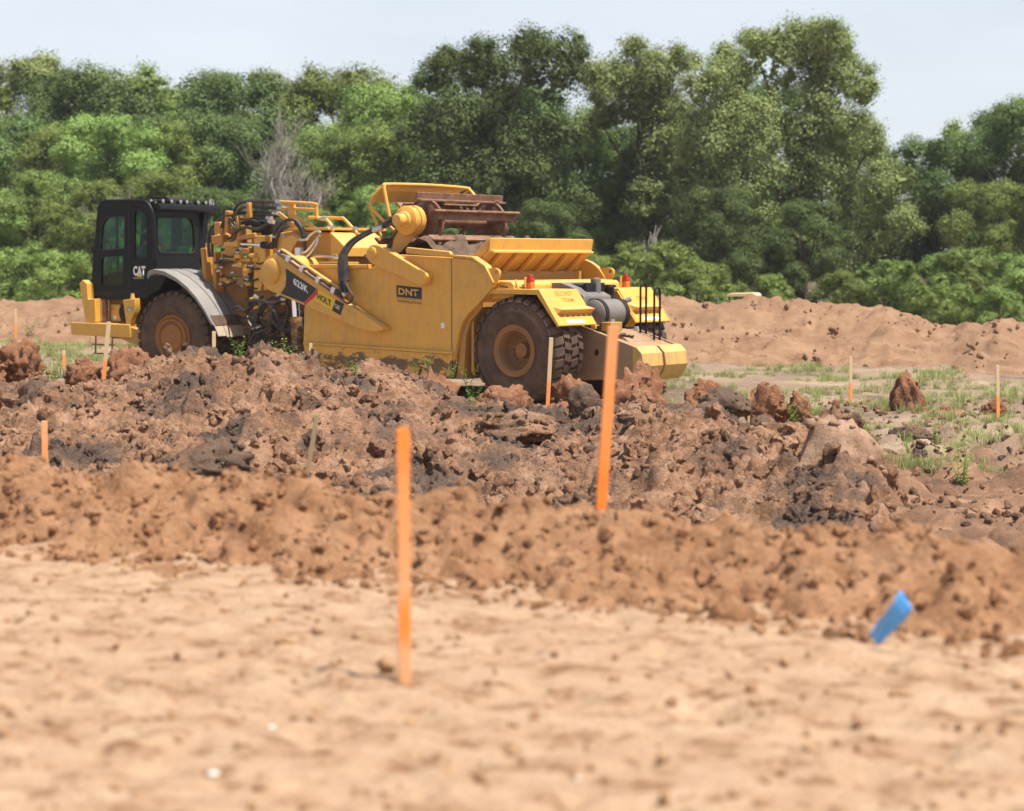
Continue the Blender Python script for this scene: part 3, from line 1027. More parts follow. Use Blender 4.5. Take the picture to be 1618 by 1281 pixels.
def wheel(cx, side, front):
    """side +1: left wheel with its face at y = 0; -1: right wheel mirrored, face at y = -3.4"""
    fl = (lambda y_: y_) if side > 0 else (lambda y_: -3.4 - y_)
    w = empty('wheel', (0, 0, 0))
    w.parent = scr
    if front:
        T(w)
    mb = tyre_mesh(cx, 0.0, 0.80)
    mb.v = [(x_, fl(y_), z_) for x_, y_, z_ in mb.v]
    mb.build('tyre', 'rubber', w, 0.0, 40)
    rm = MB()
    if front:
        pr = [(0.455, -0.06), (0.462, -0.005), (0.445, 0.012), (0.42, 0.0), (0.40, -0.02), (0.375, -0.02), (0.37, 0.025), (0.335, 0.03), (0.325, -0.005), (0.27, 0.0), (0.26, 0.028), (0.12, 0.034), (0.11, 0.048), (0.0, 0.05)]
    else:
        pr = [(0.455, -0.06), (0.465, -0.005), (0.445, 0.015), (0.425, 0.0), (0.395, -0.012), (0.385, 0.0), (0.365, -0.005), (0.345, -0.05), (0.325, -0.24), (0.28, -0.30), (0.15, -0.31), (0.135, -0.28), (0.125, -0.20), (0.0, -0.195)]
    rm.lathe_y([(r_, fl(y_)) for r_, y_ in pr], cx, 0.97, 56)
    rm.build('rim', 'rim_front' if front else 'rim', w, 0.0, 30)
    nb, rb_, yb_ = (20, 0.395, -0.015) if front else (16, 0.235, -0.30)
    for i in range(nb):
        a = 2 * math.pi * i / nb
        p_ = (cx + rb_ * math.cos(a), 0.97 + rb_ * math.sin(a))
        MB().cyl((p_[0], fl(yb_ - 0.02), p_[1]), (p_[0], fl(yb_ + 0.03), p_[1]), 0.016, 0.014, 6).build('wheel_nut', 'rim', w, 0.0)
    if front and side > 0:
        # cast lettering ring on the planetary cover
        ring = MB()
        for i in range(26):
            a = R(35 + i * 4.6)
            c_ = Vector((cx + 0.30 * math.cos(a), 0.006, 0.97 + 0.30 * math.sin(a)))
            ring.obox(c_, (0.007 * math.sin(a), 0, -0.007 * math.cos(a)), (0, 0.008, 0), (0.020 * math.cos(a), 0, 0.020 * math.sin(a)))
        ring.build('cast_ring', 'rim', w, 0.0)
    return w

wheel(0.0, 1, False)
wheel(0.0, -1, False)
wheel(0.0, 1, True)
wheel(0.0, -1, True)
B(MB().cyl((0, -0.6, 0.97), (0, -2.8, 0.97), 0.24), 'axle', 'dusty_steel', 0)
T(B(MB().cyl((0, -0.5, 0.97), (0, -2.9, 0.97), 0.26), 'axle', 'dusty_steel', 0))

# ---- bowl
side_out = [(5.12, 0.42), (5.17, 0.93), (5.14, 1.62), (4.95, 2.45), (3.40, 2.40), (2.70, 2.66), (1.37, 2.60), (0.92, 2.57), (0.62, 2.41), (0.42, 2.12),
            (0.55, 1.98), (0.75, 1.80), (1.11, 1.52), (1.24, 1.24), (1.34, 0.75), (1.36, 0.42)]
side_out = round_poly(side_out, [0.05, 0, 0, 0.06, 0.1, 0.1, 0, 0.3, 0.25, 0.04, 0, 0.1, 0.25, 0.2, 0.1, 0.05], 5)
for y0, y1 in ((-0.04, 0.05), (-3.45, -3.36)):
    bw = B(MB().prism(side_out, y0, y1), 'bowl_side', 'yellow_bowl', 0.012)
B(MB().prism([(1.2, 0.42), (5.0, 0.42), (5.15, 0.30), (5.15, 0.38), (5.0, 0.52), (1.2, 0.52)], -3.36, -0.04), 'bowl_floor', 'dusty_steel', 0)
# rolled flange along the front top edge and the lip behind the lift arm
B(MB().box(3.42, 4.93, -0.10, 0.115, 2.405, 2.475), 'top_flange', 'yellow', 0.012)
B(MB().prism([(2.42, 2.68), (1.36, 2.60), (1.34, 2.66), (1.38, 2.71), (2.40, 2.79), (2.44, 2.75)], 0.052, 0.13), 'top_lip', 'yellow', 0.015)
B(MB().prism([(1.36, 2.605), (0.92, 2.58), (0.64, 2.42), (0.44, 2.14), (0.40, 2.16), (0.60, 2.46), (0.90, 2.62), (1.36, 2.645)], -0.10, 0.075), 'edge_flange', 'yellow', 0.008)
# lower wear plate, seam, rub rail
B(MB().prism([(1.40, 0.46), (1.36, 0.86), (3.1, 0.90), (5.12, 0.94), (5.09, 0.46)], 0.052, 0.075), 'wear_plate', 'yellow_bowl', 0.006)
B(MB().prism([(1.34, 0.87), (5.13, 0.945), (5.13, 0.99), (1.33, 0.915)], 0.053, 0.10), 'rub_rail', 'yellow_bowl', 0.006)
B(MB().box(1.385, 1.40, 0.051, 0.056, 0.95, 2.58), 'plate_seam', 'decal_brown', 0)
# cutting edge and side cutter at the front
B(MB().prism([(5.1, 0.25), (5.45, 0.10), (5.5, 0.13), (5.15, 0.5), (5.1, 0.5)], -3.3, -0.1), 'cutting_edge', 'brown_steel', 0.004)
# inner wheel-arch panel
B(MB().prism([(1.36, 0.45), (1.26, 1.24), (1.12, 1.52), (0.76, 1.80), (0.76, 1.72), (1.04, 1.46), (1.14, 1.20), (1.2, 0.45)], -1.05, -0.045), 'arch_panel', 'yellow_dirty', 0.004)
# small white plate
B(MB().box(1.565, 1.645, 0.050, 0.058, 1.33, 1.43), 'number_plate', 'white', 0)
# black name board with yellow letters
nb_ = B(MB().prism([(2.73, 1.885), (2.73, 2.095), (2.11, 2.055), (2.11, 1.845)], 0.050, 0.055), 'name_board', 'decal_dark', 0)
lettering('DNT', 0.125, (2.68, 0.055, 1.925), (-1, 0, -0.066), (0, 0, 1), 'yellow', nb_, bold=0.03, width=0.50)
B(MB().prism([(2.73, 1.862), (2.73, 1.870), (2.11, 1.830), (2.11, 1.822)], 0.050, 0.054), 'name_board_rule', 'decal_brown', 0)
lettering('CONSTRUCTION', 0.05, (2.72, 0.051, 1.785), (-1, 0, -0.066), (0, 0, 1), 'decal_brown', nb_, bold=0.012, width=0.60)
# soil in the bowl
# ---- draft arms with pivot bosses
arm = [(5.57, 2.66), (5.42, 2.56), (3.91, 1.80), (2.90, 1.33), (2.86, 1.28), (3.10, 1.235), (3.42, 1.27), (5.0, 1.72), (5.86, 1.96), (6.04, 2.06), (6.12, 2.24), (6.09, 2.44), (5.92, 2.62), (5.74, 2.68)]
arm = round_poly(arm, [0.1, 0.1, 0, 0.02, 0.02, 0.02, 0.1, 0.2, 0.15, 0.15, 0.15, 0.15, 0.15, 0.1], 4)
da = B(MB().prism(arm, 0.078, 0.26), 'draft_arm', 'yellow', 0.018)
bs = MB().lathe_y([(0.0, 0.325), (0.20, 0.325), (0.235, 0.305), (0.245, 0.262), (0.245, 0.20)], 5.80, 2.34, 40)
bs.build('pivot_boss', 'yellow', da, 0.0, 40)
B(MB().prism(arm, -3.66, -3.48), 'draft_arm', 'yellow', 0.018)
blk = MB().prism(round_poly([(5.42, 2.40), (4.60, 2.02), (4.66, 1.94), (4.92, 1.745), (5.56, 1.915), (5.43, 2.05), (5.40, 2.22)], 0.02, 3), 0.2605, 0.2645).build('model_board', 'decal_dark', da)
MB().prism([(4.60, 2.02), (4.52, 1.98), (4.58, 1.90), (4.90, 1.70), (4.94, 1.745), (4.67, 1.935)], 0.2608, 0.2652).build('model_board_stripe', 'sign_red', da)
lettering('623K', 0.145, (5.20, 0.2645, 2.09), (-1, 0, -0.43), (0.12, 0, 1), 'white', da, bold=0.035, width=0.44)
MB().prism([(4.53, 2.005), (3.86, 1.735), (3.96, 1.525), (4.65, 1.80)], 0.2606, 0.266).build('dealer_board', 'sign_yellow', da)
MB().prism([(4.08, 1.823), (3.86, 1.735), (3.96, 1.525), (4.18, 1.613)], 0.2662, 0.2685).build('dealer_board_end', 'decal_dark', da)
lettering('HOLT', 0.13, (4.56, 0.2664, 1.82), (-1, 0, -0.402), (0.1, 0, 1), 'decal_dark', da, bold=0.03, width=0.40)
lettering('CAT', 0.075, (4.10, 0.2686, 1.675), (-1, 0, -0.402), (0.1, 0, 1), 'white', da, bold=0.02, width=0.15)
MB().prism([(4.06, 1.655), (3.99, 1.628), (4.03, 1.70)], 0.2715, 0.2735).build('dealer_board_mark', 'sign_yellow', da)
# hydraulic lines clipped along the top of the arm
B(MB().tube([(5.62, 0.16, 2.74), (5.40, 0.18, 2.66), (4.6, 0.18, 2.27), (3.95, 0.18, 1.97)], 0.040, 12, 5), 'arm_pipe', 'yellow', 0)
ah = B(MB().tube([(5.66, 0.25, 2.70), (5.40, 0.285, 2.58), (4.6, 0.285, 2.185), (4.05, 0.285, 1.92), (3.86, 0.29, 1.80), (3.70, 0.30, 1.76), (3.62, 0.29, 1.88), (3.74, 0.27, 2.02), (3.82, 0.26, 2.12)], 0.024, 8, 6), 'arm_hose', 'hose_brown', 0)
ah2 = B(MB().tube([(5.62, 0.22, 2.75), (5.36, 0.25, 2.64), (4.6, 0.25, 2.25), (4.02, 0.25, 1.97), (3.90, 0.28, 1.86)], 0.022, 8, 6), 'arm_hose', 'hose', 0)
for i, (cx_, cz_) in enumerate(((5.32, 2.58), (4.95, 2.39), (4.52, 2.18), (4.12, 1.99))):
    B(MB().obox((cx_, 0.27, cz_), (0.045, 0, 0.022), (0, 0.045, 0), (-0.022, 0, 0.05)), 'hose_clamp', 'steel', 0.006)
B(MB().cyl((5.70, 0.22, 2.66), (5.58, 0.22, 2.73), 0.045, None, 10), 'hose_fitting', 'steel', 0)
# draft tube and gooseneck
B(MB().cyl((5.80, 0.10, 2.34), (5.80, -3.5, 2.34), 0.30, None, 32), 'draft_tube', 'yellow', 0)
B(MB().prism(round_poly([(5.15, 2.30), (5.15, 2.92), (5.45, 3.10), (6.6, 3.15), (7.35, 3.05), (7.62, 2.85), (7.62, 1.95), (7.15, 1.95), (6.95, 2.42), (6.3, 2.22)], 0.06, 3), -2.35, -1.05), 'gooseneck', 'yellow', 0.02)
B(MB().box(5.30, 6.55, -2.45, -0.78, 3.14, 3.19), 'gooseneck_deck', 'yellow', 0.008)
B(MB().prism([(5.28, 3.10), (4.86, 2.80), (4.86, 2.62), (5.28, 2.62)], -2.1, -0.82), 'step_box', 'yellow', 0.012)
B(MB().prism([(5.02, 2.47), (5.29, 2.47), (5.29, 2.60), (5.22, 2.68), (5.10, 2.68), (5.04, 2.60)], -0.86, -0.80), 'lifting_lug', 'yellow', 0.008)
# ---- hitch
B(MB().box(7.28, 7.85, -2.15, -1.15, 0.75, 3.0), 'hitch_post', 'yellow_muddy', 0.03)
B(MB().prism([(7.25, 1.93), (7.10, 2.5), (7.12, 3.05), (7.45, 3.05), (7.45, 1.93)], -1.14, -0.80), 'hitch_cheek', 'yellow', 0.015)
B(MB().prism([(6.62, 2.80), (6.55, 2.98), (6.20, 3.06), (6.05, 2.97), (6.20, 2.81), (6.30, 2.62), (6.5, 2.5)], -0.80, -0.70), 'hitch_bracket', 'yellow', 0.012)
B(MB().box(7.6, 8.9, -2.3, -1.0, 1.0, 1.55), 'hitch_base', 'yellow_muddy', 0.03)
B(MB().box(6.50, 7.05, -0.90, -0.72, 0.68, 0.78).box(6.90, 7.06, -0.90, -0.72, 0.78, 1.32).box(6.50, 6.62, -0.90, -0.72, 0.78, 1.20), 'hitch_yoke', 'yellow_muddy', 0.012)
B(MB().box(6.2, 7.4, -2.4, -1.0, 0.72, 1.35), 'lower_frame', 'yellow_muddy', 0.03)
cy = B(MB().cyl((7.86, -0.80, 2.885), (7.16, -0.80, 2.86), 0.036, None, 14), 'cylinder_rod', 'chrome', 0)
B(MB().cyl((7.18, -0.80, 2.862), (6.90, -0.80, 2.845), 0.072, None, 16), 'rod_boot', 'black_matt', 0)
B(MB().cyl((8.25, -0.80, 2.90), (7.84, -0.80, 2.885), 0.085, None, 16), 'cylinder_barrel', 'yellow', 0)
# chrome lift cylinder seen below the arm
B(MB().cyl((5.75, -0.30, 1.95), (5.72, -0.30, 1.45), 0.075, None, 16), 'lift_cylinder_rod', 'chrome', 0)
B(MB().cyl((5.72, -0.30, 1.45), (5.68, -0.30, 0.85), 0.115, None, 16), 'lift_cylinder', 'yellow_muddy', 0)
# yellow hydraulic tubes and rails on top
B(MB().tube([(6.74, -0.9, 3.72), (5.82, -0.9, 3.665), (5.74, -0.9, 3.60), (5.72, -0.9, 3.40), (5.62, -0.9, 3.37), (5.45, -0.9, 3.34), (5.32, -0.9, 3.22), (5.30, -0.9, 3.10), (5.38, -0.9, 3.02)], 0.034, 12, 5), 'pressure_pipe', 'yellow', 0)
B(MB().tube([(6.74, -0.95, 3.60), (6.4, -0.95, 3.585), (5.78, -0.95, 3.55)], 0.026, 10, 3), 'pressure_pipe', 'yellow', 0)
B(MB().tube([(6.55, -1.5, 3.42), (6.2, -1.5, 3.41), (5.70, -1.5, 3.39), (5.56, -1.5, 3.37), (5.20, -1.5, 3.08)], 0.033, 12, 4), 'pressure_pipe', 'yellow', 0)
B(MB().box(6.40, 6.56, -0.99, -0.91, 3.15, 3.70), 'pipe_support', 'yellow', 0.008)
B(MB().obox((6.40, -0.85, 3.30), (0.34, 0, 0.19), (0, 0.03, 0), (-0.02, 0, 0.035)), 'pipe_brace', 'yellow', 0.006)
B(MB().obox((6.05, -0.90, 3.30), (0.34, 0, 0.14), (0, 0.02, 0), (-0.015, 0, 0.03)), 'pipe_brace', 'yellow', 0.006)
for (x_, y_, z_) in ((6.80, -0.9, 3.72), (6.80, -0.95, 3.60), (6.95, -0.95, 3.50), (7.08, -0.9, 3.40), (6.92, -0.8, 3.32), (5.52, -0.9, 3.36), (5.34, -0.9, 3.20), (5.30, -1.5, 3.17)):
    B(MB().cyl((x_ - 0.07, y_, z_), (x_ + 0.07, y_, z_ + 0.01), 0.045, None, 10), 'pipe_coupling', 'steel', 0)
# hoses from the tractor over the hitch
hp = [
    [(8.12, -0.85, 3.45), (8.02, -0.85, 3.62), (7.82, -0.85, 3.73), (7.40, -0.87, 3.74), (6.86, -0.9, 3.72)],
    [(7.95, -0.75, 3.40), (7.86, -0.78, 3.56), (7.66, -0.82, 3.64), (7.30, -0.9, 3.62), (6.86, -0.95, 3.60)],
    [(8.78, -0.80, 2.62), (8.80, -0.80, 2.93), (8.73, -0.80, 3.17), (8.45, -0.82, 3.40), (8.07, -0.85, 3.49), (7.54, -0.9, 3.53), (7.00, -0.95, 3.50)],
    [(8.66, -0.78, 2.62), (8.66, -0.78, 2.90), (8.60, -0.78, 3.14), (8.38, -0.80, 3.31), (8.07, -0.82, 3.38), (7.6, -0.85, 3.42), (7.12, -0.9, 3.40)],
    [(8.10, -0.95, 3.28), (7.7, -0.95, 3.36), (7.4, -0.95, 3.30), (7.0, -0.9, 3.33)],
    [(8.2, -1.2, 3.30), (7.9, -1.2, 3.48), (7.4, -1.2, 3.46), (6.9, -1.2, 3.45)],
    [(7.95, -0.7, 3.10), (7.6, -0.7, 3.22), (7.25, -0.72, 3.18), (6.98, -0.8, 3.30)],
    [(6.82, -0.72, 2.80), (6.72, -0.72, 3.12), (6.52, -0.72, 3.30), (6.30, -0.72, 3.36), (6.12, -0.72, 3.31), (5.98, -0.72, 3.18), (5.90, -0.72, 3.0), (5.89, -0.72, 2.72)],
    [(6.66, -0.66, 2.80), (6.60, -0.66, 3.02), (6.46, -0.66, 3.17), (6.28, -0.66, 3.22)],
]
for p_ in hp:
    B(MB().tube(p_, 0.034, 10, 6), 'hydraulic_hose', 'hose', 0)
# spring guard round the arched hose
sg = MB()
arc = [(6.12, 3.31), (5.98, 3.18), (5.90, 3.0), (5.89, 2.72)]
for i in range(18):
    t_ = i / 17 * 2.98
    k = min(int(t_), 2)
    f_ = t_ - k
    a, c_ = Vector(arc[k]), Vector(arc[k + 1])
    q = a.lerp(c_, f_)
    d = (c_ - a).normalized() * 0.010
    sg.cyl((q.x - d.x, -0.72, q.y - d.y), (q.x + d.x, -0.72, q.y + d.y), 0.055, None, 10)
B(sg, 'spring_guard', 'hose', 0)
# bare steel pipes and fittings by the gooseneck
for p_ in ([(5.86, -0.6, 2.70), (5.70, -0.6, 2.74), (5.48, -0.6, 2.92), (5.36, -0.62, 3.04)],
           [(5.92, -0.6, 2.95), (5.72, -0.6, 2.96), (5.60, -0.6, 3.05), (5.45, -0.62, 3.12), (5.36, -0.64, 3.08)],
           [(5.90, -0.55, 2.58), (5.66, -0.55, 2.62), (5.44, -0.55, 2.80), (5.36, -0.57, 2.96)],
           [(5.80, -0.6, 2.62), (5.3, -0.6, 2.63), (4.7, -0.6, 2.58)],
           [(6.80, -0.7, 3.02), (6.5, -0.7, 3.03), (6.42, -0.7, 3.06)]):
    B(MB().tube(p_, 0.026, 8, 5), 'steel_pipe', 'steel', 0)
B(MB().cyl((5.95, -0.62, 2.60), (5.95, -0.62, 2.80), 0.09, None, 14), 'valve_body', 'steel', 0)
B(MB().box(5.70, 5.90, -0.72, -0.55, 2.48, 2.62), 'valve_body', 'steel', 0.015)
B(MB().box(4.3, 5.1, -0.6, -0.3, 2.44, 2.52), 'valve_plate', 'yellow', 0.01)
# big hose bundle dropping over the bowl side to the arm lines
for i, (dx, dy) in enumerate(((0, 0), (0.06, 0.03), (0.03, -0.05), (-0.05, 0.02))):
    B(MB().tube([(3.86 + dx, 0.24 + dy, 1.95), (3.93 + dx, 0.22 + dy, 2.30), (3.96 + dx, 0.16 + dy, 2.62), (3.86 + dx, 0.02 + dy, 2.88), (3.58 + dx, -0.10 + dy, 3.06), (3.2 + dx, -0.15 + dy, 3.20), (2.92, -0.10 + dy, 3.28 + dx)], 0.036, 8, 6), 'hydraulic_hose', 'hose', 0)
B(MB().cyl((3.90, 0.20, 2.16), (3.99, 0.16, 2.66), 0.095, 0.085, 14), 'hose_sleeve', 'hose', 0)
B(MB().cyl((3.92, 0.22, 1.88), (3.90, 0.21, 2.12), 0.05, None, 10), 'hose_fitting', 'steel', 0)
B(MB().cyl((3.40, -0.05, 3.10), (3.20, -0.08, 3.16), 0.05, None, 10), 'hose_fitting', 'steel', 0)
# the crowd of valves, blocks and steering links between tractor and hitch
vb = [((8.45, -0.85, 3.18), (0.10, 0.12, 0.16), 'yellow_hitch'), ((8.40, -0.80, 2.98), (0.16, 0.14, 0.09), 'yellow_hitch'), ((8.10, -0.85, 2.74), (0.14, 0.12, 0.10), 'yellow_hitch'),
      ((7.75, -0.85, 3.02), (0.40, 0.10, 0.05), 'yellow_hitch'), ((7.75, -0.82, 2.74), (0.24, 0.10, 0.06), 'yellow_hitch'), ((8.30, -1.15, 2.40), (0.36, 0.20, 0.20), 'yellow_muddy'),
      ((7.95, -1.05, 2.12), (0.28, 0.18, 0.08), 'yellow_muddy'), ((8.62, -0.9, 2.30), (0.05, 0.12, 0.42), 'yellow_hitch'), ((8.92, -0.85, 2.45), (0.05, 0.10, 0.36), 'yellow_hitch'),
      ((7.60, -1.0, 2.50), (0.14, 0.12, 0.14), 'yellow_muddy'), ((8.2, -1.3, 3.0), (0.35, 0.3, 0.25), 'yellow_dirty'), ((7.7, -1.4, 3.2), (0.4, 0.25, 0.12), 'black_matt'),
      ((7.50, -0.9, 3.30), (0.22, 0.10, 0.04), 'black_matt'), ((8.15, -0.75, 3.28), (0.05, 0.05, 0.16), 'yellow_hitch'), ((7.86, -0.78, 3.24), (0.04, 0.04, 0.22), 'yellow_hitch'),
      ((7.55, -0.8, 3.56), (0.05, 0.05, 0.16), 'yellow_hitch'), ((7.70, -0.8, 3.42), (0.10, 0.05, 0.02), 'yellow_hitch'), ((8.05, -0.7, 3.52), (0.07, 0.06, 0.04), 'yellow_hitch')]
for c_, h_, mt in vb:
    a = random.uniform(-0.12, 0.12)
    B(MB().obox(c_, (h_[0] * math.cos(a), 0, h_[0] * math.sin(a)), (0, h_[1], 0), (-h_[2] * math.sin(a), 0, h_[2] * math.cos(a))), 'valve_block', mt, 0.018)
# round filter head with wound hoses
B(MB().lathe_y([(0, -0.68), (0.10, -0.68), (0.115, -0.70), (0.115, -0.95), (0, -0.95)], 8.36, 2.98, 20), 'filter_head', 'yellow', 0)
for rr, yy_ in ((0.20, -0.78), (0.24, -0.74), (0.17, -0.72)):
    B(MB().tube([(8.12 + rr * math.cos(a), yy_, 3.16 + rr * math.sin(a)) for a in np.linspace(0.3, 5.2, 14)], 0.020, 8, 2), 'hydraulic_hose', 'hose', 0)
rnd = random.Random(11)
for i in range(54):
    x_, z_ = rnd.uniform(7.4, 8.65), rnd.uniform(2.0, 2.8)
    y_ = rnd.uniform(-0.95, -0.7)
    L_ = rnd.uniform(0.1, 0.45)
    kind = rnd.random()
    if kind < 0.45:
        B(MB().tube([(x_, y_, z_), (x_ - L_ * 0.5, y_ + 0.04, z_ - 0.03), (x_ - L_, y_, z_ + rnd.uniform(-0.05, 0.03))], 0.020, 8, 4), 'hydraulic_hose', 'hose', 0)
    elif kind < 0.75:
        B(MB().cyl((x_, y_, z_), (x_ - 0.10, y_, z_ + rnd.uniform(-0.04, 0.04)), 0.028, 0.022, 8), 'hose_fitting', 'steel', 0)
    else:
        B(MB().cyl((x_, y_, z_), (x_ - 0.16, y_, z_), 0.05, None, 12), 'valve_spool', 'yellow', 0)
for i in range(36):
    x_, z_ = rnd.uniform(5.5, 7.4), rnd.uniform(1.0, 1.85)
    y_ = rnd.uniform(-0.9, -0.45)
    if i % 3 == 2:
        B(MB().cyl((x_, y_, z_), (x_ - 0.12, y_, z_ + rnd.uniform(-0.06, 0.06)), 0.035, 0.028, 8), 'hose_fitting', rnd.choice(['steel', 'yellow', 'steel']), 0)
    else:
        L_ = rnd.uniform(0.25, 0.75)
        s_ = rnd.choice([-1, 1])
        B(MB().tube([(x_, y_, z_), (x_ + s_ * L_ * 0.35, y_ + 0.05, z_ - rnd.uniform(0.05, 0.22)), (x_ + s_ * L_ * 0.7, y_ + 0.02, z_ - rnd.uniform(0.0, 0.35)), (x_ + s_ * L_, y_, z_ + rnd.uniform(-0.45, 0.12))], 0.026, 8, 5), 'hydraulic_hose', 'hose', 0)
for p_ in ([(6.60, -0.55, 1.86), (6.90, -0.50, 1.64), (7.15, -0.5, 1.30), (7.32, -0.55, 0.95)], [(6.4, -0.6, 1.80), (6.62, -0.5, 1.55), (6.45, -0.5, 1.25), (5.9, -0.5, 1.2), (5.75, -0.55, 1.4)],
           [(7.4, -0.6, 1.72), (7.0, -0.5, 1.75), (6.6, -0.5, 1.70), (6.2, -0.6, 1.80)]):
    B(MB().tube(p_, 0.036, 8, 6), 'hydraulic_hose', 'hose', 0)

# ---- bowl lift arm (short) on the outside of the bowl
la = [(3.34, 2.73), (3.23, 2.84), (3.05, 2.84), (1.86, 2.31), (1.84, 2.26), (1.89, 2.11), (2.03, 2.10), (3.20, 2.48), (3.33, 2.57)]
lo_ = B(MB().prism(round_poly(la, [0.1, 0.1, 0.12, 0.03, 0.02, 0.03, 0.05, 0.12, 0.1], 5), 0.055, 0.21), 'lift_arm', 'yellow', 0.015)
MB().lathe_y([(0.0, 0.245), (0.095, 0.245), (0.115, 0.235), (0.12, 0.205)], 3.19, 2.68, 28).build('pivot_boss', 'yellow', lo_, 0)
MB().prism([(2.02, 2.40), (1.87, 2.335), (1.92, 2.105), (2.08, 2.10)], 0.205, 0.222).build('arm_pad', 'yellow', lo_, 0.006)

# ---- elevator: head sprockets, flights, frame, gearbox
B(MB().lathe_y([(0.0, 0.17), (0.10, 0.17), (0.12, 0.15), (0.12, 0.02), (0.16, 0.0), (0.17, -0.04), (0.24, -0.06), (0.27, -0.08), (0.27, -0.14), (0.255, -0.145), (0.255, -0.22), (0.28, -0.225), (0.28, -0.34), (0.0, -0.34)], 2.62, 3.28, 40), 'drive_gearbox', 'yellow', 0, smooth=30)
bt = MB()
for i in range(18):
    a = 2 * math.pi * i / 18
    bt.cyl((2.62 + 0.262 * math.cos(a), -0.135, 3.28 + 0.262 * math.sin(a)), (2.62 + 0.262 * math.cos(a), -0.155, 3.28 + 0.262 * math.sin(a)), 0.014, None, 6)
B(bt, 'gearbox_bolts', 'yellow_dirty', 0)
B(MB().prism([(2.55, 3.05), (2.90, 3.20), (3.12, 2.92), (3.18, 2.55), (2.98, 2.50), (2.70, 2.75)], -0.38, -0.28), 'elevator_side_frame', 'yellow', 0.012)
B(MB().cyl((2.62, -0.3, 3.28), (2.62, -2.85, 3.28), 0.10, None, 20), 'head_shaft', 'brown_steel', 0)
HX, HZ, HR = 2.62, 3.24, 0.42
FX, FZ, FR = 4.75, 0.95, 0.30
for yc in (-0.62, -2.45):
    B(MB().lathe_y([(0.0, yc + 0.05), (0.30, yc + 0.05), (0.36, yc + 0.03), (0.36, yc - 0.03), (0.30, yc - 0.05), (0.0, yc - 0.05)], HX, HZ + 0.04, 24), 'sprocket', 'brown_steel', 0)
def loop_pt(s):
    """position and outward normal along the elevator chain, s in 0..1"""
    d = Vector((FX - HX, FZ - HZ))
    L_ = d.length
    u = d / L_
    nrm = Vector((-u.y, u.x))         # upward side
    if nrm.y < 0:
        nrm = -nrm
    per = 2 * L_ + math.pi * (HR + FR)
    q = s * per
    if q < L_:
        return Vector((FX, FZ)) - u * q + nrm * (FR + (HR - FR) * q / L_), nrm
    q -= L_
    if q < math.pi * HR:
        a = q / HR
        nn = nrm * math.cos(a) - u * math.sin(a)
        return Vector((HX, HZ)) + nn * HR, nn
    q -= math.pi * HR
    if q < L_:
        return Vector((HX, HZ)) + u * q - nrm * (HR + (FR - HR) * q / L_), -nrm
    q -= L_
    a = q / FR
    nn = -nrm * math.cos(a) + u * math.sin(a)
    return Vector((FX, FZ)) + nn * FR, nn
NFL = 20
ch = {-0.62: MB(), -2.45: MB()}
for i in range(120):
    p_, nn = loop_pt(i / 120)
    tt = Vector((-nn.y, nn.x))
    for yc in ch:
        ch[yc].obox((p_.x, yc, p_.y), (tt.x * 0.045, 0, tt.y * 0.045), (0, 0.03, 0), (nn.x * 0.03, 0, nn.y * 0.03))
for yc in ch:
    B(ch[yc], 'elevator_chain', 'brown_steel', 0)
for i in range(NFL):
    p_, nn = loop_pt((i + 0.30) / NFL)
    tt = Vector((-nn.y, nn.x))
    c_ = p_ + nn * 0.075
    m1 = MB().obox((c_.x, -1.54, c_.y), (tt.x * 0.022, 0, tt.y * 0.022), (0, 1.24, 0), (nn.x * 0.075, 0, nn.y * 0.075))
    c2 = p_ + nn * 0.015 + tt * 0.05
    m1.obox((c2.x, -1.54, c2.y), (tt.x * 0.075, 0, tt.y * 0.075), (0, 1.22, 0), (nn.x * 0.018, 0, nn.y * 0.018))
    B(m1, 'flight', 'brown_steel', 0.008)
lump2 = clod_mesh('caked_soil', 78, 3, 0.8, 'soil_dark', 0.8)
rc = random.Random(4)
for i in range(26):
    p_, nn = loop_pt(rc.uniform(0.30, 0.66))
    o = link('mud_lump', lump2, None, scr)
    o.location = (p_.x + nn.x * rc.uniform(-0.12, 0.05), rc.uniform(-2.7, -0.45), p_.y + nn.y * rc.uniform(-0.12, 0.05))
    k = rc.uniform(0.04, 0.13)
    o.scale = (k, k * rc.uniform(1.0, 2.2), k * 0.8)
    o.rotation_euler = (rc.uniform(-0.4, 0.4), rc.uniform(0, 6), rc.uniform(-0.3, 0.3))
# hose guard over the elevator head: bent tube frame with expanded metal
GY0, GY1 = -0.28, -2.74
B(MB().tube([(3.20, GY0, 3.36), (3.32, GY0, 3.82), (3.345, GY0 - 0.02, 3.93), (3.35, GY0 - 0.12, 3.965), (3.35, -1.5, 3.985), (3.34, GY1 + 0.15, 3.965), (3.30, GY1 + 0.03, 3.92), (3.16, GY1, 3.74), (3.05, GY1, 3.4)], 0.034, 12, 6), 'guard_tube', 'yellow', 0)
B(MB().tube([(3.35, GY0 - 0.02, 3.93), (3.56, GY0, 3.78), (3.69, GY0, 3.62), (3.62, GY0, 3.50), (3.40, GY0, 3.32), (3.06, GY0 + 0.02, 3.10)], 0.030, 12, 5), 'guard_tube', 'yellow', 0)
B(MB().tube([(3.68, GY0, 3.62), (3.62, GY0, 3.40), (3.44, GY0 - 0.05, 2.95)], 0.026, 10, 4), 'guard_tube', 'yellow', 0)
B(MB().tube([(3.64, GY0, 3.655), (3.66, -1.5, 3.675), (3.64, GY1, 3.70)], 0.018, 8, 3), 'guard_tube', 'yellow', 0)
B(MB().tube([(3.33, GY1, 3.93), (3.56, GY1, 3.80), (3.64, GY1, 3.70)], 0.022, 8, 4), 'guard_tube', 'yellow', 0)
gm_ = MB()
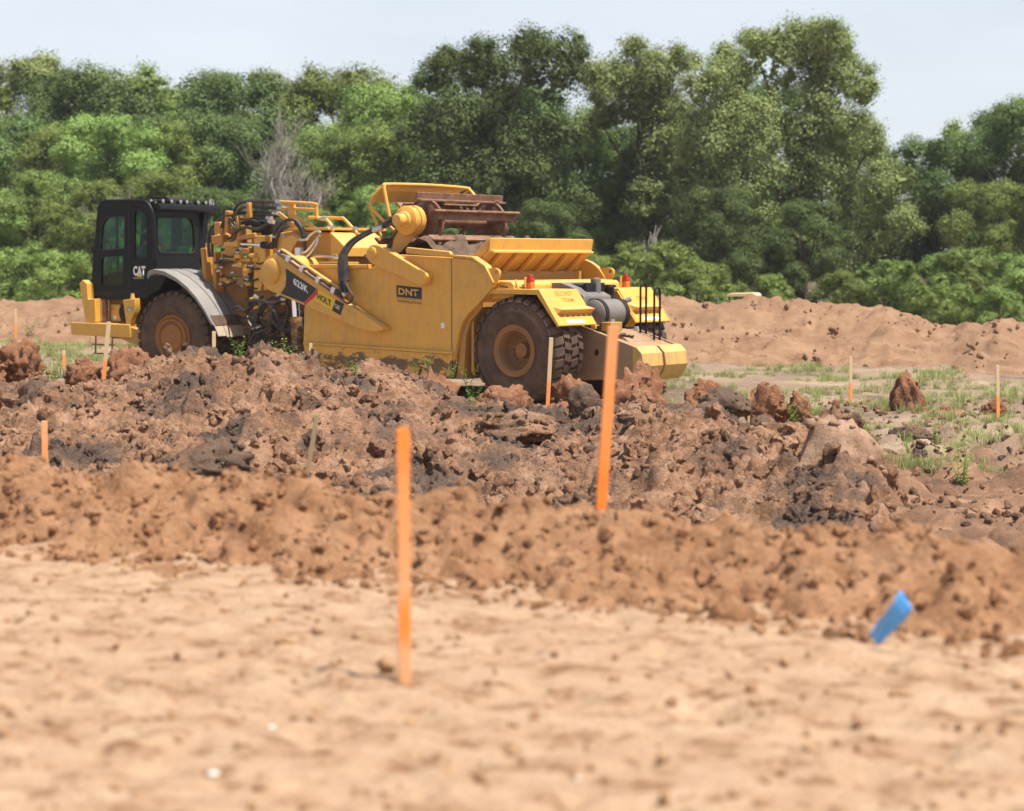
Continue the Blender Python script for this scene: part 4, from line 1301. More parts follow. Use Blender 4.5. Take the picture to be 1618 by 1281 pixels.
def gp(u_, w_):
    """guard surface: u_ across (0..1), w_ down the slope (0..1)"""
    a = Vector((3.355, GY0 + (GY1 - GY0) * u_, 3.965))
    e = Vector((3.645, GY0 + (GY1 - GY0) * u_, 3.665))
    q = a.lerp(e, w_)
    q += Vector((0.06, 0, 0.055)) * math.sin(math.pi * w_)
    return q
ND = 64
for i in range(-10, ND):
    for sgn in (1, -1):
        prev = None
        for k in range(7):
            w_ = k / 6
            u_ = (i + (10 * w_ if sgn > 0 else 10 * (1 - w_))) / ND
            if 0.01 <= u_ <= 0.99:
                q = gp(u_, w_)
                if prev is not None:
                    d = (q - prev)
                    gm_.obox((q + prev) / 2, d / 2, d.cross(Vector((0.7, 0, 0.7))).normalized() * 0.006, Vector((0.7, 0, 0.7)) * 0.006)
                prev = q
            else:
                prev = None
B(gm_, 'guard_mesh', 'yellow', 0)
for u_ in (0.25, 0.5, 0.75):
    B(MB().tube([gp(u_, w_) for w_ in (0, 0.33, 0.66, 1)], 0.010, 6, 2), 'guard_rib', 'yellow', 0)

# ---- ejector gate at the back of the bowl
B(MB().prism([(0.66, 2.94), (0.70, 2.95), (0.74, 2.72), (1.14, 2.36), (1.10, 2.33), (0.70, 2.69)], -3.22, -0.16), 'ejector_plate', 'yellow', 0.006)
B(MB().prism([(0.70, 2.74), (0.62, 2.715), (0.62, 2.68), (0.72, 2.69)], -3.18, -0.20), 'ejector_ledge', 'yellow', 0.006)
for i in range(6):
    yc = -0.45 - i * 0.49
    B(MB().prism([(0.69, 2.685), (1.08, 2.335), (0.98, 2.33), (0.66, 2.62)], yc - 0.045, yc + 0.045), 'ejector_rib', 'yellow', 0.006)
B(MB().prism([(0.68, 2.93), (0.74, 2.72), (1.14, 2.36), (1.30, 2.40), (0.90, 2.76)], -0.20, -0.14), 'ejector_end', 'yellow', 0.006)
B(MB().prism([(0.68, 2.93), (0.74, 2.72), (1.14, 2.36), (1.30, 2.40), (0.90, 2.76)], -3.24, -3.18), 'ejector_end', 'yellow', 0.006)
B(MB().box(1.0, 1.06, -3.3, -0.1, 0.55, 2.35), 'ejector_wall', 'yellow_dirty', 0)

# ---- rear structure
B(MB().prism([(0.60, 1.86), (0.60, 2.12), (0.50, 2.20), (0.16, 2.18), (0.09, 2.12), (0.09, 1.86)], -3.30, -0.12), 'rear_beam', 'yellow', 0.02)
for ya, yb in ((-0.02, 0.03), (-3.43, -3.38)):
    hole = [(0.40 + 0.045 * math.cos(a), 2.335 + 0.045 * math.sin(a)) for a in np.linspace(0, 2 * math.pi, 17)[:-1]]
    plate('lifting_lug', round_poly([(0.66, 2.40), (0.40, 2.42), (0.30, 2.37), (0.31, 2.27), (0.42, 2.10), (0.52, 2.14)], [0.0, 0.05, 0.06, 0.06, 0.03, 0.0], 5), [hole], yb - ya, (lambda u, v_, w, ya=ya: (u, ya + w, v_)), 'yellow', scr)
# far bowl-side shoulder is the copy of the near one (bowl_side). fenders:
for y0, y1 in ((-1.10, -0.03), (-3.37, -2.34)):
    fp = [(0.64, 1.99), (0.52, 2.05), (-0.56, 2.045), (-0.99, 1.43)]
    fe = B(MB().strip(fp, y0, y1, -0.035), 'rear_fender', 'yellow', 0.008)
    fe.modifiers[0].width = 0.01
    yo = y1 if y0 > -2 else y0
    o_ = 0.028 if y0 > -2 else -0.028
    MB().prism([(0.64, 1.99), (0.52, 2.052), (-0.555, 2.047), (-0.995, 1.43), (-0.955, 1.40), (-0.50, 1.955), (0.52, 1.965), (0.60, 1.93)], yo, yo + o_).build('fender_lip', 'yellow', fe, 0.006)
    # slotted light hood on the sloping end
    sl_ = Vector((-0.43, 0, -0.615)).normalized()
    up_ = Vector((-0.615, 0, 0.43)).normalized()
    def fs(dist, h_=0.0, y_=0.0):
        q = Vector((-0.56, 0, 2.045)) + sl_ * dist + up_ * h_
        return (q.x, y_, q.z)
    ca, cb = (y1 - 0.10, y0 - 0.02) if y0 > -2 else (y1 - 0.03, y0 + 0.12)
    hd = MB()
    vs = [fs(0.36, 0.0, ca), fs(0.36, 0.0, cb), fs(0.50, 0.12, ca - 0.04), fs(0.50, 0.12, cb), fs(0.52, 0.0, ca), fs(0.52, 0.0, cb)]
    hd.add(vs, [(0, 1, 3, 2), (2, 3, 5, 4), (0, 2, 4), (1, 5, 3), (0, 4, 5, 1)])
    hd.build('light_hood', 'yellow', fe, 0.008)
    lt = MB()
    for i in range(6):
        yy_ = ca - 0.10 - i * (ca - cb - 0.2) / 5
        a0, a1, a2 = fs(0.575, 0.003, yy_ + 0.035), fs(0.575, 0.003, yy_ - 0.035), fs(0.535, 0.003, yy_)
        b0, b1, b2 = fs(0.575, 0.009, yy_ + 0.035), fs(0.575, 0.009, yy_ - 0.035), fs(0.535, 0.009, yy_)
        lt.add([a0, a1, a2, b0, b1, b2], [(0, 1, 2), (3, 5, 4), (0, 3, 4, 1), (1, 4, 5, 2), (2, 5, 3, 0)])
    lt.build('vent_slots', 'decal_brown', fe, 0, None)
    MB().obox(Vector(fs(0.68, 0.004, (y0 + y1) / 2 + 0.03)), sl_ * 0.032, (0, 0.25, 0), up_ * 0.004).build('sticker', 'white', fe, 0)
    if y0 > -2:
        lettering('SEC907', 0.10, fs(0.145, 0.0, y1 - 0.33), (0, -1, 0), -sl_, 'decal_faint', fe, bold=0.005, width=0.52)
        lettering('TEAM', 0.085, fs(0.270, 0.0, y1 - 0.46), (0, -1, 0), -sl_, 'decal_faint', fe, bold=0.004, width=0.32)
    else:
        lettering('TEAM', 0.085, fs(0.270, 0.0, y1 - 0.40), (0, -1, 0), -sl_, 'decal_faint', fe, bold=0.004, width=0.32)
        MB().prism([(-0.30, 2.0), (-0.56, 2.0), (-0.98, 1.43), (-0.75, 1.20), (-0.2, 1.3)], y1 + 0.001, y1 + 0.035).build('fender_side', 'yellow', fe, 0.006)
    # tail lamp: red over amber in a yellow bracket
    yl = y1 - 0.42 if y0 > -2 else y0 + 0.42
    xl = -0.02 if y0 > -2 else -0.30
    tl = B(MB().box(xl + 0.052, xl + 0.075, yl - 0.09, yl + 0.10, 2.05, 2.25), 'tail_lamp', 'yellow', 0.004)
    MB().box(xl - 0.05, xl + 0.05, yl - 0.06, yl + 0.06, 2.055, 2.16).build('amber_lens', 'lens_amber', tl, 0.012)
    MB().box(xl - 0.05, xl + 0.05, yl - 0.06, yl + 0.06, 2.163, 2.245).build('red_lens', 'lens_red', tl, 0.012)
    MB().box(xl - 0.03, xl + 0.035, yl - 0.035, yl + 0.06, 2.246, 2.30).build('red_lens', 'lens_red', tl, 0.01)
B(MB().prism([(0.02, 2.06), (0.02, 2.22), (-0.05, 2.06)], -0.10, -0.06).prism([(0.30, 2.06), (0.40, 2.16), (0.42, 2.06)], -0.2, -0.17), 'fender_bracket', 'yellow', 0.004)
B(MB().tube([(0.40, -0.10, 2.10), (0.25, -0.12, 2.08), (0.10, -0.2, 2.07), (-0.02, -0.30, 2.07)], 0.012, 6, 4), 'lamp_wire', 'hose', 0)

# push frame and block
FR_T = [(-0.30, 1.50), (-0.67, 1.39), (-0.84, 1.345), (-1.80, 1.06), (-1.80, 0.62), (-1.55, 0.48), (-0.67, 0.43), (-0.30, 0.45)]
hole = [(-1.0 + 0.06 * math.cos(a), 0.93 + 0.06 * math.sin(a)) for a in np.linspace(0, 2 * math.pi, 21)[:-1]]
plate('push_frame_side', FR_T, [hole], 0.06, lambda u, v_, w: (u, -1.12 + w, v_), 'dusty_steel', scr)
plate('push_frame_side', FR_T, [hole], 0.06, lambda u, v_, w: (u, -2.42 + w, v_), 'dusty_steel', scr)
B(MB().prism([(-0.30, 1.47), (-0.84, 1.315), (-1.79, 1.035), (-1.79, 0.99), (-0.84, 1.27), (-0.30, 1.42)], -2.355, -1.121), 'push_frame_top', 'dusty_steel', 0.004)
B(MB().prism([(-0.95, 1.33), (-1.42, 1.19), (-1.50, 1.13), (-1.50, 1.10), (-0.95, 1.27)], -2.2, -1.35), 'top_hatch', 'dusty_steel', 0.01)
B(MB().box(-1.15, -0.35, -2.36, -1.1, 0.45, 0.5), 'push_frame_floor', 'dusty_steel', 0)
for ya, yb in ((-1.66, -1.04), (-2.43, -1.74)):
    bp = [(-1.80, 1.065), (-1.88, 1.055), (-2.0, 0.94), (-2.03, 0.72), (-1.98, 0.60), (-1.86, 0.46), (-1.80, 0.44)]
    B(MB().prism(bp, ya, yb), 'push_block', 'yellow_block', 0.010, smooth=18)
B(MB().prism([(-1.80, 1.03), (-1.86, 1.02), (-1.96, 0.92), (-1.98, 0.72), (-1.82, 0.46), (-1.80, 0.46)], -1.738, -1.662), 'push_block_joint', 'brown_steel', 0)
bx_ = B(MB().box(-1.17, -0.95, -1.62, -1.28, 1.30, 1.46), 'valve_cover', 'yellow_dirty', 0.012)
B(MB().box(-0.9, -0.8, -1.3, -1.18, 1.34, 1.41), 'valve_cover', 'yellow', 0.008)
B(MB().cyl((-1.07, -1.45, 1.46), (-1.07, -1.45, 1.51), 0.05, 0.04, 12), 'filler_cap', 'dusty_steel', 0)
lump = clod_mesh('clod_on_frame', 77, 3, 0.6, 'soil_dark')
for (x_, y_, z_, s_) in ((-1.30, -1.42, 1.24, 0.085), (-1.42, -1.55, 1.21, 0.05), (-1.36, -1.5, 1.22, 0.06)):
    o = link('mud_lump', lump, None, scr)
    o.location = (x_, y_, z_)
    o.scale = (s_ * 1.5, s_ * 1.2, s_ * 0.55)
    o.rotation_euler = (0.1, 0.3, x_ * 9)
# grey ejector cylinder housing and drum on the frame
B(MB().prism(round_poly([(0.30, 2.14), (0.30, 1.9), (-0.30, 1.80), (-0.62, 1.72), (-0.62, 1.92), (-0.40, 2.06), (-0.1, 2.155)], 0.04, 3), -2.05, -1.20), 'cylinder_housing', 'grey_paint', 0.03)
B(MB().prism(round_poly([(-0.02, 2.16), (-0.40, 2.10), (-0.52, 2.16), (-0.52, 1.9), (-0.1, 1.95)], 0.03, 3), -1.98, -1.42), 'housing_cover', 'black_matt', 0.02)
B(MB().cyl((-0.46, -1.78, 1.85), (-0.46, -1.78, 2.21), 0.095, None, 20), 'breather_pipe', 'grey_paint', 0)
B(MB().cyl((-0.46, -1.78, 2.21), (-0.46, -1.78, 2.24), 0.085, 0.07, 16), 'breather_cap', 'brown_steel', 0)
B(MB().cyl((-0.55, -2.08, 1.70), (-0.55, -2.08, 2.06), 0.085, None, 16), 'accumulator', 'black_matt', 0)
B(MB().cyl((-0.55, -2.08, 2.06), (-0.55, -2.08, 2.11), 0.13, 0.11, 16), 'accumulator_cap', 'black', 0)
B(MB().lathe_y([(0.0, -1.30), (0.20, -1.30), (0.25, -1.33), (0.26, -1.36), (0.26, -2.06), (0.25, -2.10), (0.20, -2.14), (0.0, -2.15)], -0.75, 1.60, 36), 'drum', 'grey_paint', 0)
for ya, yb in ((-1.44, -1.345), (-2.07, -1.96)):
    B(MB().lathe_y([(0.255, ya), (0.274, ya), (0.274, yb), (0.255, yb)], -0.75, 1.60, 36), 'drum_strap', 'black_matt', 0)
B(MB().cyl((-0.90, -2.10, 1.82), (-0.97, -2.16, 1.86), 0.05, None, 12), 'work_lamp', 'lamp_glass', 0)
B(MB().cyl((-0.86, -2.08, 1.62), (-0.88, -2.10, 1.84), 0.03, None, 8), 'lamp_post', 'black', 0)
B(MB().box(-0.95, -0.62, -1.45, -1.22, 1.30, 1.40).box(-1.0, -0.7, -2.2, -2.0, 1.26, 1.36), 'drum_foot', 'black_matt', 0.01)
B(MB().cyl((-1.1, -2.15, 1.22), (-1.1, -2.15, 1.36), 0.045, 0.04, 12), 'grease_cap', 'stone_white', 0)
# black grab hoops at the back
for x_, yc, zb, zt in ((-1.20, -2.22, 1.20, 2.13), (-1.50, -2.22, 1.10, 2.06)):
    w_ = 0.088
    hp_ = [(x_, yc + w_, zb), (x_, yc + w_, zt - 0.20), (x_, yc + w_, zt - 0.08), (x_, yc + w_ * 0.6, zt - 0.01), (x_, yc, zt), (x_, yc - w_ * 0.6, zt - 0.01), (x_, yc - w_, zt - 0.08), (x_, yc - w_, zt - 0.20), (x_, yc - w_, zb)]
    h_ = B(MB().tube(hp_, 0.020, 10, 4), 'grab_rail', 'black', 0)
    MB().box(x_ - 0.05, x_ + 0.05, yc - 0.16, yc + 0.16, zb - 0.02, zb + 0.02).build('rail_foot', 'yellow_dirty', h_, 0.005)

# ================================================================ tractor half (own coordinates, x forward of the front axle)
def TB(mb, name, mat, bevel=0.012, parent=None, smooth=35):
    o = mb.build(name, mat, parent if parent is not None else scr, bevel, smooth)
    return T(o)
fe_p = [(0.58, 2.25), (0.53, 2.33), (0.38, 2.375), (0.12, 2.335), (-0.20, 2.20), (-0.47, 2.03), (-0.72, 1.81), (-0.92, 1.57), (-1.05, 1.38), (-1.14, 1.25)]
Ff = TB(MB().strip(fe_p, -1.08, 0.05, -0.04), 'front_fender', 'grey_plastic', 0.012)
fi = [(x_ * 0.955 - 0.0, 0.97 + (z_ - 0.97) * 0.93) for x_, z_ in fe_p]
MB().add([(x_, 0.05, z_) for x_, z_ in fe_p] + [(x_, 0.05, z_) for x_, z_ in fi] + [(x_, 0.085, z_) for x_, z_ in fe_p] + [(x_, 0.085, z_) for x_, z_ in fi],
         sum([[(i, i + 1, i + 11, i + 10), (i + 20, i + 30, i + 31, i + 21), (i, i + 20, i + 21, i + 1), (i + 10, i + 11, i + 31, i + 30)] for i in range(9)], []) + [(0, 10, 30, 20), (9, 29, 39, 19)]).build('fender_lip', 'grey_plastic', Ff, 0.01)
for yc in (-0.33, -0.70):
    mb = MB()
    mb.strip([(x_ * 1.002, 0.97 + (z_ - 0.97) * 1.003) for x_, z_ in fe_p[2:]], yc - 0.012, yc + 0.012, -0.004)
    mb.build('fender_groove', 'decal_dark', Ff, 0, None)
MB().box(-0.62, -0.45, -1.09, -1.03, 2.03, 2.09).build('fender_latch', 'black_matt', Ff, 0.01)
# torn dusty mud flap in strips
for i in range(4):
    ya = 0.05 - i * 0.2825
    yb = ya - 0.265
    dz = (0.0, 0.03, 0.01, 0.05)[i]
    TB(MB().strip([(-1.13, 1.27), (-1.20, 1.14), (-1.25, 1.02 - dz)], yb, ya, -0.02), 'mud_flap', 'mud_flap', 0.004)
TB(MB().strip([(-1.02, 1.43), (-1.155, 1.235)], -1.06, 0.03, 0.012), 'fender_patch', 'rubber', 0)
# the far fender
TB(MB().strip(fe_p, -3.45, -2.32, -0.04), 'front_fender', 'grey_plastic', 0.012)

# cab shell
CY0, CY1 = -0.30, -1.86
cabL = round_poly([(2.24, 3.62), (2.10, 3.80), (0.90, 3.79), (0.72, 3.55), (0.70, 2.72), (0.86, 1.98), (1.30, 1.76), (2.52, 1.75), (2.47, 1.90)], [0.12, 0.16, 0.22, 0.18, 0.3, 0.15, 0.1, 0.04, 0.1], 6)
w_up = round_poly([(2.115, 3.30), (1.98, 3.46), (1.48, 3.47), (1.50, 2.80), (2.18, 2.76)], [0.14, 0.12, 0.05, 0.06, 0.06], 5)
w_lo = round_poly([(2.14, 2.62), (1.55, 2.65), (1.56, 2.02), (2.17, 2.03)], 0.07, 5)
w_q = round_poly([(1.22, 3.60), (1.05, 3.60), (0.885, 3.48), (0.885, 2.60), (1.25, 2.585)], [0.05, 0.10, 0.12, 0.08, 0.08], 5)
cab = plate('cab', cabL, [w_up, w_lo, w_q], -0.06, lambda u, v_, w: (u, CY0 + w, v_), 'black', scr)
T(cab)
cabR = plate('cab_side', cabL, [w_up, w_q], 0.06, lambda u, v_, w: (u, CY1 + w, v_), 'black', cab)
# rounded tube edge that frames the left side
edge = [(u, CY0 - 0.02, v_) for u, v_ in cabL]
MB().tube(edge[3:-6], 0.038, 10, 1).build('cab_frame_tube', 'black', cab, 0)
# rear wall with window
rw = round_poly([(CY0 - 0.14, 3.46), (-1.50, 3.46), (-1.62, 3.30), (-1.66, 2.82), (-1.58, 2.70), (CY0 - 0.18, 2.70), (CY0 - 0.13, 2.80)], [0.08, 0.1, 0.15, 0.1, 0.06, 0.06, 0.06], 5)
plate('rear_wall', [(CY0 - 0.065, 3.70), (CY1 + 0.065, 3.70), (CY1 + 0.065, 2.0), (CY0 - 0.065, 2.0)], [rw], 0.05, lambda u, v_, w: (0.715 + w, u, v_), 'black', cab)
# front wall with windscreen
fwn = round_poly([(CY0 - 0.15, 3.55), (CY1 + 0.15, 3.55), (CY1 + 0.15, 2.25), (CY0 - 0.15, 2.25)], 0.08, 4)
plate('front_wall', [(CY0 - 0.065, 3.70), (CY1 + 0.065, 3.70), (CY1 + 0.065, 1.80), (CY0 - 0.065, 1.80)], [fwn], 0.05, lambda u, v_, w: (2.20 + 0.14 * (3.7 - v_) - w, u, v_), 'black', cab)
MB().box(0.80, 2.42, CY1 + 0.06, CY0 - 0.065, 1.76, 1.84).build('cab_floor', 'black_matt', cab, 0.004)
MB().prism(round_poly([(2.14, 3.62), (2.10, 3.74), (0.60, 3.735), (0.56, 3.60)], 0.04, 3), -2.30, CY0 - 0.07).build('cab_roof', 'black', cab, 0.012)
MB().prism([(0.72, 3.595), (0.62, 3.595), (0.70, 3.0), (0.71, 2.4), (0.76, 2.4), (0.78, 3.595)], -2.02, CY1 - 0.005).build('rear_pillar', 'black', cab, 0.01)
# glass panes
def pane(poly, y_, nm):
    return plate(nm, poly, [], 0.012, lambda u, v_, w: (u, y_ + w, v_), 'glass', cab)
grow = lambda poly, k=1.03: [((x_ - sum(q[0] for q in poly) / len(poly)) * k + sum(q[0] for q in poly) / len(poly), (z_ - sum(q[1] for q in poly) / len(poly)) * k + sum(q[1] for q in poly) / len(poly)) for x_, z_ in poly]
pane(grow(w_up), CY0 - 0.04, 'door_window')
pane(grow(w_lo), CY0 - 0.04, 'door_window')
pane(grow(w_q), CY0 - 0.04, 'quarter_window')
pane(grow(w_up), CY1 + 0.02, 'far_window')
pane(grow(w_q), CY1 + 0.02, 'far_window')
plate('rear_window', grow(rw), [], 0.012, lambda u, v_, w: (0.735 + w, u, v_), 'glass', cab)
plate('windscreen', grow(fwn), [], 0.012, lambda u, v_, w: (2.175 + 0.14 * (3.7 - v_) + w, u, v_), 'glass', cab)
# rubber seals round the rear and quarter windows
MB().tube([(0.712, u, v_) for u, v_ in rw] + [(0.712,) + rw[0]], 0.014, 8, 1).build('window_seal', 'black_matt', cab, 0)
MB().tube([(u, CY0 + 0.002, v_) for u, v_ in w_q] + [(w_q[0][0], CY0 + 0.002, w_q[0][1])], 0.012, 8, 1).build('window_seal', 'black_matt', cab, 0)
MB().tube([(u, CY0 + 0.002, v_) for u, v_ in w_up] + [(w_up[0][0], CY0 + 0.002, w_up[0][1])], 0.012, 8, 1).build('window_seal', 'interior', cab, 0)
# door edge, hinges and handle
MB().box(1.365, 1.38, CY0, CY0 + 0.006, 1.85, 3.72).build('door_seam', 'interior', cab, 0)
MB().tube([(2.12, CY0 + 0.02, 2.94), (1.92, CY0 + 0.05, 2.95), (1.84, CY0 + 0.05, 2.90), (1.83, CY0 + 0.02, 2.76)], 0.014, 8, 4).build('door_handle', 'black_matt', cab, 0)
# logo: white letters over a yellow triangle and a small white line
lettering('CAT', 0.21, (1.275, CY0, 2.225), (-1, 0, 0), (0, 0, 1), 'white', cab, bold=0.045, width=0.335)
MB().prism([(1.165, 2.205), (1.105, 2.285), (1.03, 2.215), (1.03, 2.205)], CY0 + 0.0045, CY0 + 0.0085).build('logo_mark', 'sign_yellow', cab, 0)
MB().box(0.99, 1.27, CY0, CY0 + 0.004, 2.165, 2.195).build('logo_underline', 'grey_plastic', cab, 0)
# roof gear: air conditioning box, lamps, brackets
MB().prism(round_poly([(1.5, 3.735), (1.5, 3.86), (1.40, 3.90), (1.05, 3.90), (0.95, 3.86), (0.92, 3.735)], 0.03, 3), -1.72, -1.10).build('roof_unit', 'black_matt', cab, 0.012)
for i, (x_, y_) in enumerate(((0.72, -0.60), (0.70, -0.85), (0.75, -1.20), (0.70, -1.35), (0.72, -1.75), (0.70, -1.98), (0.72, -2.18), (1.0, -0.55), (1.1, -0.8))):
    lm = MB().cyl((x_ + 0.06, y_, 3.79), (x_ - 0.03, y_, 3.785), 0.045, 0.052, 14).build('roof_lamp', 'black_matt', cab, 0)
    MB().cyl((x_ - 0.031, y_, 3.785), (x_ - 0.045, y_, 3.784), 0.046, 0.03, 14).build('lamp_lens', 'lamp_glass', lm, 0)
    MB().box(x_ + 0.0, x_ + 0.03, y_ - 0.01, y_ + 0.01, 3.735, 3.76).build('lamp_bracket', 'steel', lm, 0)
MB().tube([(0.9, -0.45, 3.76), (0.85, -0.7, 3.82), (0.8, -0.95, 3.80), (0.95, -1.1, 3.83)], 0.016, 8, 4).build('roof_pipe', 'black', cab, 0)
MB().tube([(0.68, -2.12, 3.74), (0.68, -2.12, 3.82), (0.68, -2.18, 3.86), (0.68, -2.24, 3.82), (0.68, -2.24, 3.74)], 0.014, 8, 4).build('roof_hook', 'steel', cab, 0)
mr_ = MB().cyl((2.16, -0.36, 3.74), (2.24, -0.24, 3.80), 0.012, None, 8).obox((2.27, -0.22, 3.80), (0.02, 0, 0), (0, 0.05, 0), (0, 0, 0.04)).build('front_lamp', 'black_matt', cab, 0)
# interior
MB().box(1.20, 1.70, -1.42, -0.98, 2.18, 2.30).obox((1.22, -1.20, 2.48), (0.045, 0, -0.004), (0, 0.20, 0), (-0.04, 0, 0.22)).build('seat', 'interior', cab, 0.04)
MB().cyl((1.45, -1.20, 1.83), (1.45, -1.20, 2.18), 0.12).build('seat_post', 'interior', cab, 0)
MB().box(0.86, 1.10, -1.66, -1.28, 2.42, 2.86).build('trainer_seat', 'interior', cab, 0.05)
MB().tube([(0.84, -1.33, 2.84), (0.84, -1.35, 2.97), (0.84, -1.48, 3.0), (0.84, -1.60, 2.97), (0.84, -1.62, 2.84)], 0.012, 8, 4).build('seat_handle', 'interior', cab, 0)
MB().tube([(2.02 + 0.04 * math.sin(a), -1.20 + 0.19 * math.cos(a), 2.66 + 0.17 * math.sin(a)) for a in np.linspace(0, 2 * math.pi, 25)], 0.014, 8, 1).build('steering_wheel', 'interior', cab, 0)
MB().cyl((2.03, -1.20, 2.66), (2.26, -1.20, 2.20), 0.04).build('steering_column', 'interior', cab, 0)
MB().box(2.10, 2.36, -1.7, -0.7, 1.84, 2.30).build('dashboard', 'interior', cab, 0.03)
MB().box(1.98, 2.02, -0.66, -0.62, 1.85, 3.6).build('inner_post', 'interior', cab, 0.005)
MB().box(1.30, 1.34, -1.80, -1.76, 2.0, 3.6).build('inner_post', 'interior', cab, 0.005)

# chassis: bumper, uprights, tank bay, steps
bm1 = TB(MB().prism([(2.86, 1.235), (1.20, 1.215), (1.20, 0.93), (2.84, 0.965)], -0.30, -0.08), 'bumper', 'yellow', 0.015)
MB().box(2.68, 2.86, -3.3, -0.302, 0.965, 1.235).build('bumper_beam', 'yellow', bm1, 0.015)
MB().prism([(1.22, 0.93), (1.62, 0.94), (1.0, 0.76), (0.72, 0.80), (0.95, 1.1), (1.20, 1.15)], -0.29, -0.12).build('bumper_gusset', 'yellow_dirty', bm1, 0.01)
TB(MB().prism([(2.46, 1.24), (2.62, 2.06), (2.52, 2.14), (2.40, 2.06), (2.38, 1.73), (2.18, 1.74), (2.19, 1.24)], -0.32, -0.12), 'front_upright', 'yellow', 0.012)
TB(MB().prism([(1.32, 1.225), (1.40, 1.72), (1.07, 1.76), (1.05, 1.55), (1.22, 1.225)], -0.26, -0.10), 'rear_upright', 'yellow', 0.012)
st = TB(MB().box(1.14, 1.28, -0.099, -0.095, 1.49, 1.58), 'sticker', 'black', 0)
MB().box(1.15, 1.27, -0.0949, -0.0935, 1.50, 1.525).box(1.15, 1.27, -0.0949, -0.0935, 1.545, 1.565).build('sticker_lines', 'white', st, 0)
TB(MB().box(1.35, 2.2, -1.1, -0.55, 1.22, 1.74), 'tank_bay', 'yellow_dirty', 0.02)
TB(MB().box(1.75, 2.02, -0.548, -0.42, 1.26, 1.62), 'battery_box', 'yellow', 0.012)
TB(MB().box(2.06, 2.16, -0.40, -0.30, 1.24, 1.74).box(1.40, 1.46, -0.5, -0.4, 1.24, 1.7), 'bay_post', 'brown_steel', 0.006)
TB(MB().lathe_y([(0.0, -0.36), (0.17, -0.36), (0.20, -0.38), (0.20, -0.56), (0.0, -0.56)], 1.56, 1.45, 28), 'air_tank', 'black_matt', 0)
TB(MB().cyl((1.98, -0.42, 1.52), (1.98, -0.405, 1.52), 0.035, None, 12), 'marker_lamp', 'lens_amber', 0)
TB(MB().box(1.86, 1.94, -0.42, -0.412, 1.30, 1.38), 'sticker', 'white', 0)
TB(MB().cyl((1.20, -0.18, 1.74), (1.20, -0.18, 1.86), 0.05, 0.035, 10), 'post_knob', 'yellow', 0)
TB(MB().prism([(2.50, 1.80), (1.0, 1.74), (0.55, 1.95), (0.30, 2.33), (0.74, 2.33), (0.92, 1.92), (2.46, 1.90)], -1.0, -0.29), 'cab_skirt', 'black_matt', 0.012)
TB(MB().box(1.0, 2.5, -1.9, -1.0, 1.72, 1.78), 'cab_mount', 'black_matt', 0)
sp = TB(MB().tube([(2.17, -0.11, 0.99), (2.18, -0.10, 0.57)], 0.018, 8, 1).tube([(1.71, -0.11, 0.96), (1.72, -0.10, 0.62)], 0.018, 8, 1).box(1.66, 2.24, -0.13, -0.07, 0.755, 0.785).box(1.68, 2.21, -0.13, -0.07, 0.57, 0.595), 'step_ladder', 'brown_steel', 0)
# engine hood, frame and grille on the far side
TB(MB().prism([(2.7, 1.24), (2.75, 2.1), (2.55, 2.25), (0.9, 2.3), (0.6, 1.7), (0.6, 1.0)], -3.0, -1.95), 'engine_hood', 'yellow', 0.03)
TB(MB().box(-1.7, 2.6, -2.2, -1.1, 0.85, 1.45), 'tractor_frame', 'yellow_muddy', 0.02)
TB(MB().box(-1.2, 0.6, -2.3, -1.0, 1.45, 2.05), 'transmission_guard', 'yellow_muddy', 0.03)
TB(MB().box(0.40, 0.70, -2.3, -1.1, 1.45, 2.2), 'rear_bulkhead', 'black_matt', 0.02)
B(MB().box(9.05, 9.15, -1.2, -0.95, 2.0, 2.75).box(8.96, 9.02, -1.1, -0.9, 2.0, 2.9), 'hose_stand', 'yellow', 0.01)

# ---- soil carried in the bowl and on the elevator
ld = np.random.RandomState(3)
u_, v_ = np.meshgrid(np.linspace(0, 1, 60), np.linspace(0, 1, 60))
lx, ly = 1.15 + 2.6 * u_, -3.30 + 3.2 * v_
lz = 2.30 + 0.62 * np.exp(-((lx - 2.3) / 0.7) ** 2) + 0.10 * fbm(lx * 2, ly * 2, 3, 401) + 0.14 * clods(lx * 3, ly * 3, 405, 0.7) + 0.05 * clods(lx * 8, ly * 8, 407, 0.7) - 0.08
lz = np.minimum(lz, 3.12)
me = np_mesh('soil_load', np.stack([lx, ly, lz], -1).reshape(-1, 3), grid_faces(60, 60))
ldo = link('soil_load', me, 'soil_dark')
me.shade_smooth()
ldo.location = scr.location
ldo.rotation_euler = scr.rotation_euler
tag(ldo, 'lumpy dark brown soil heaped inside the scraper bowl under the elevator', 'soil')

# ---------------------------------------------------------------- placing by bearing and distance
cp_, sp_ = math.cos(PITCH), math.sin(PITCH)
def at(px, py, D):
    """world point at distance D (along y) seen under the given bearing"""
    a, b_ = (px - 809.0) / 2900.0, -(py - 640.5) / 2900.0
    d = Vector((a, cp_ + b_ * sp_, -sp_ + b_ * cp_))
    return Vector((0, 0, EYE)) + d * (D / d.y)

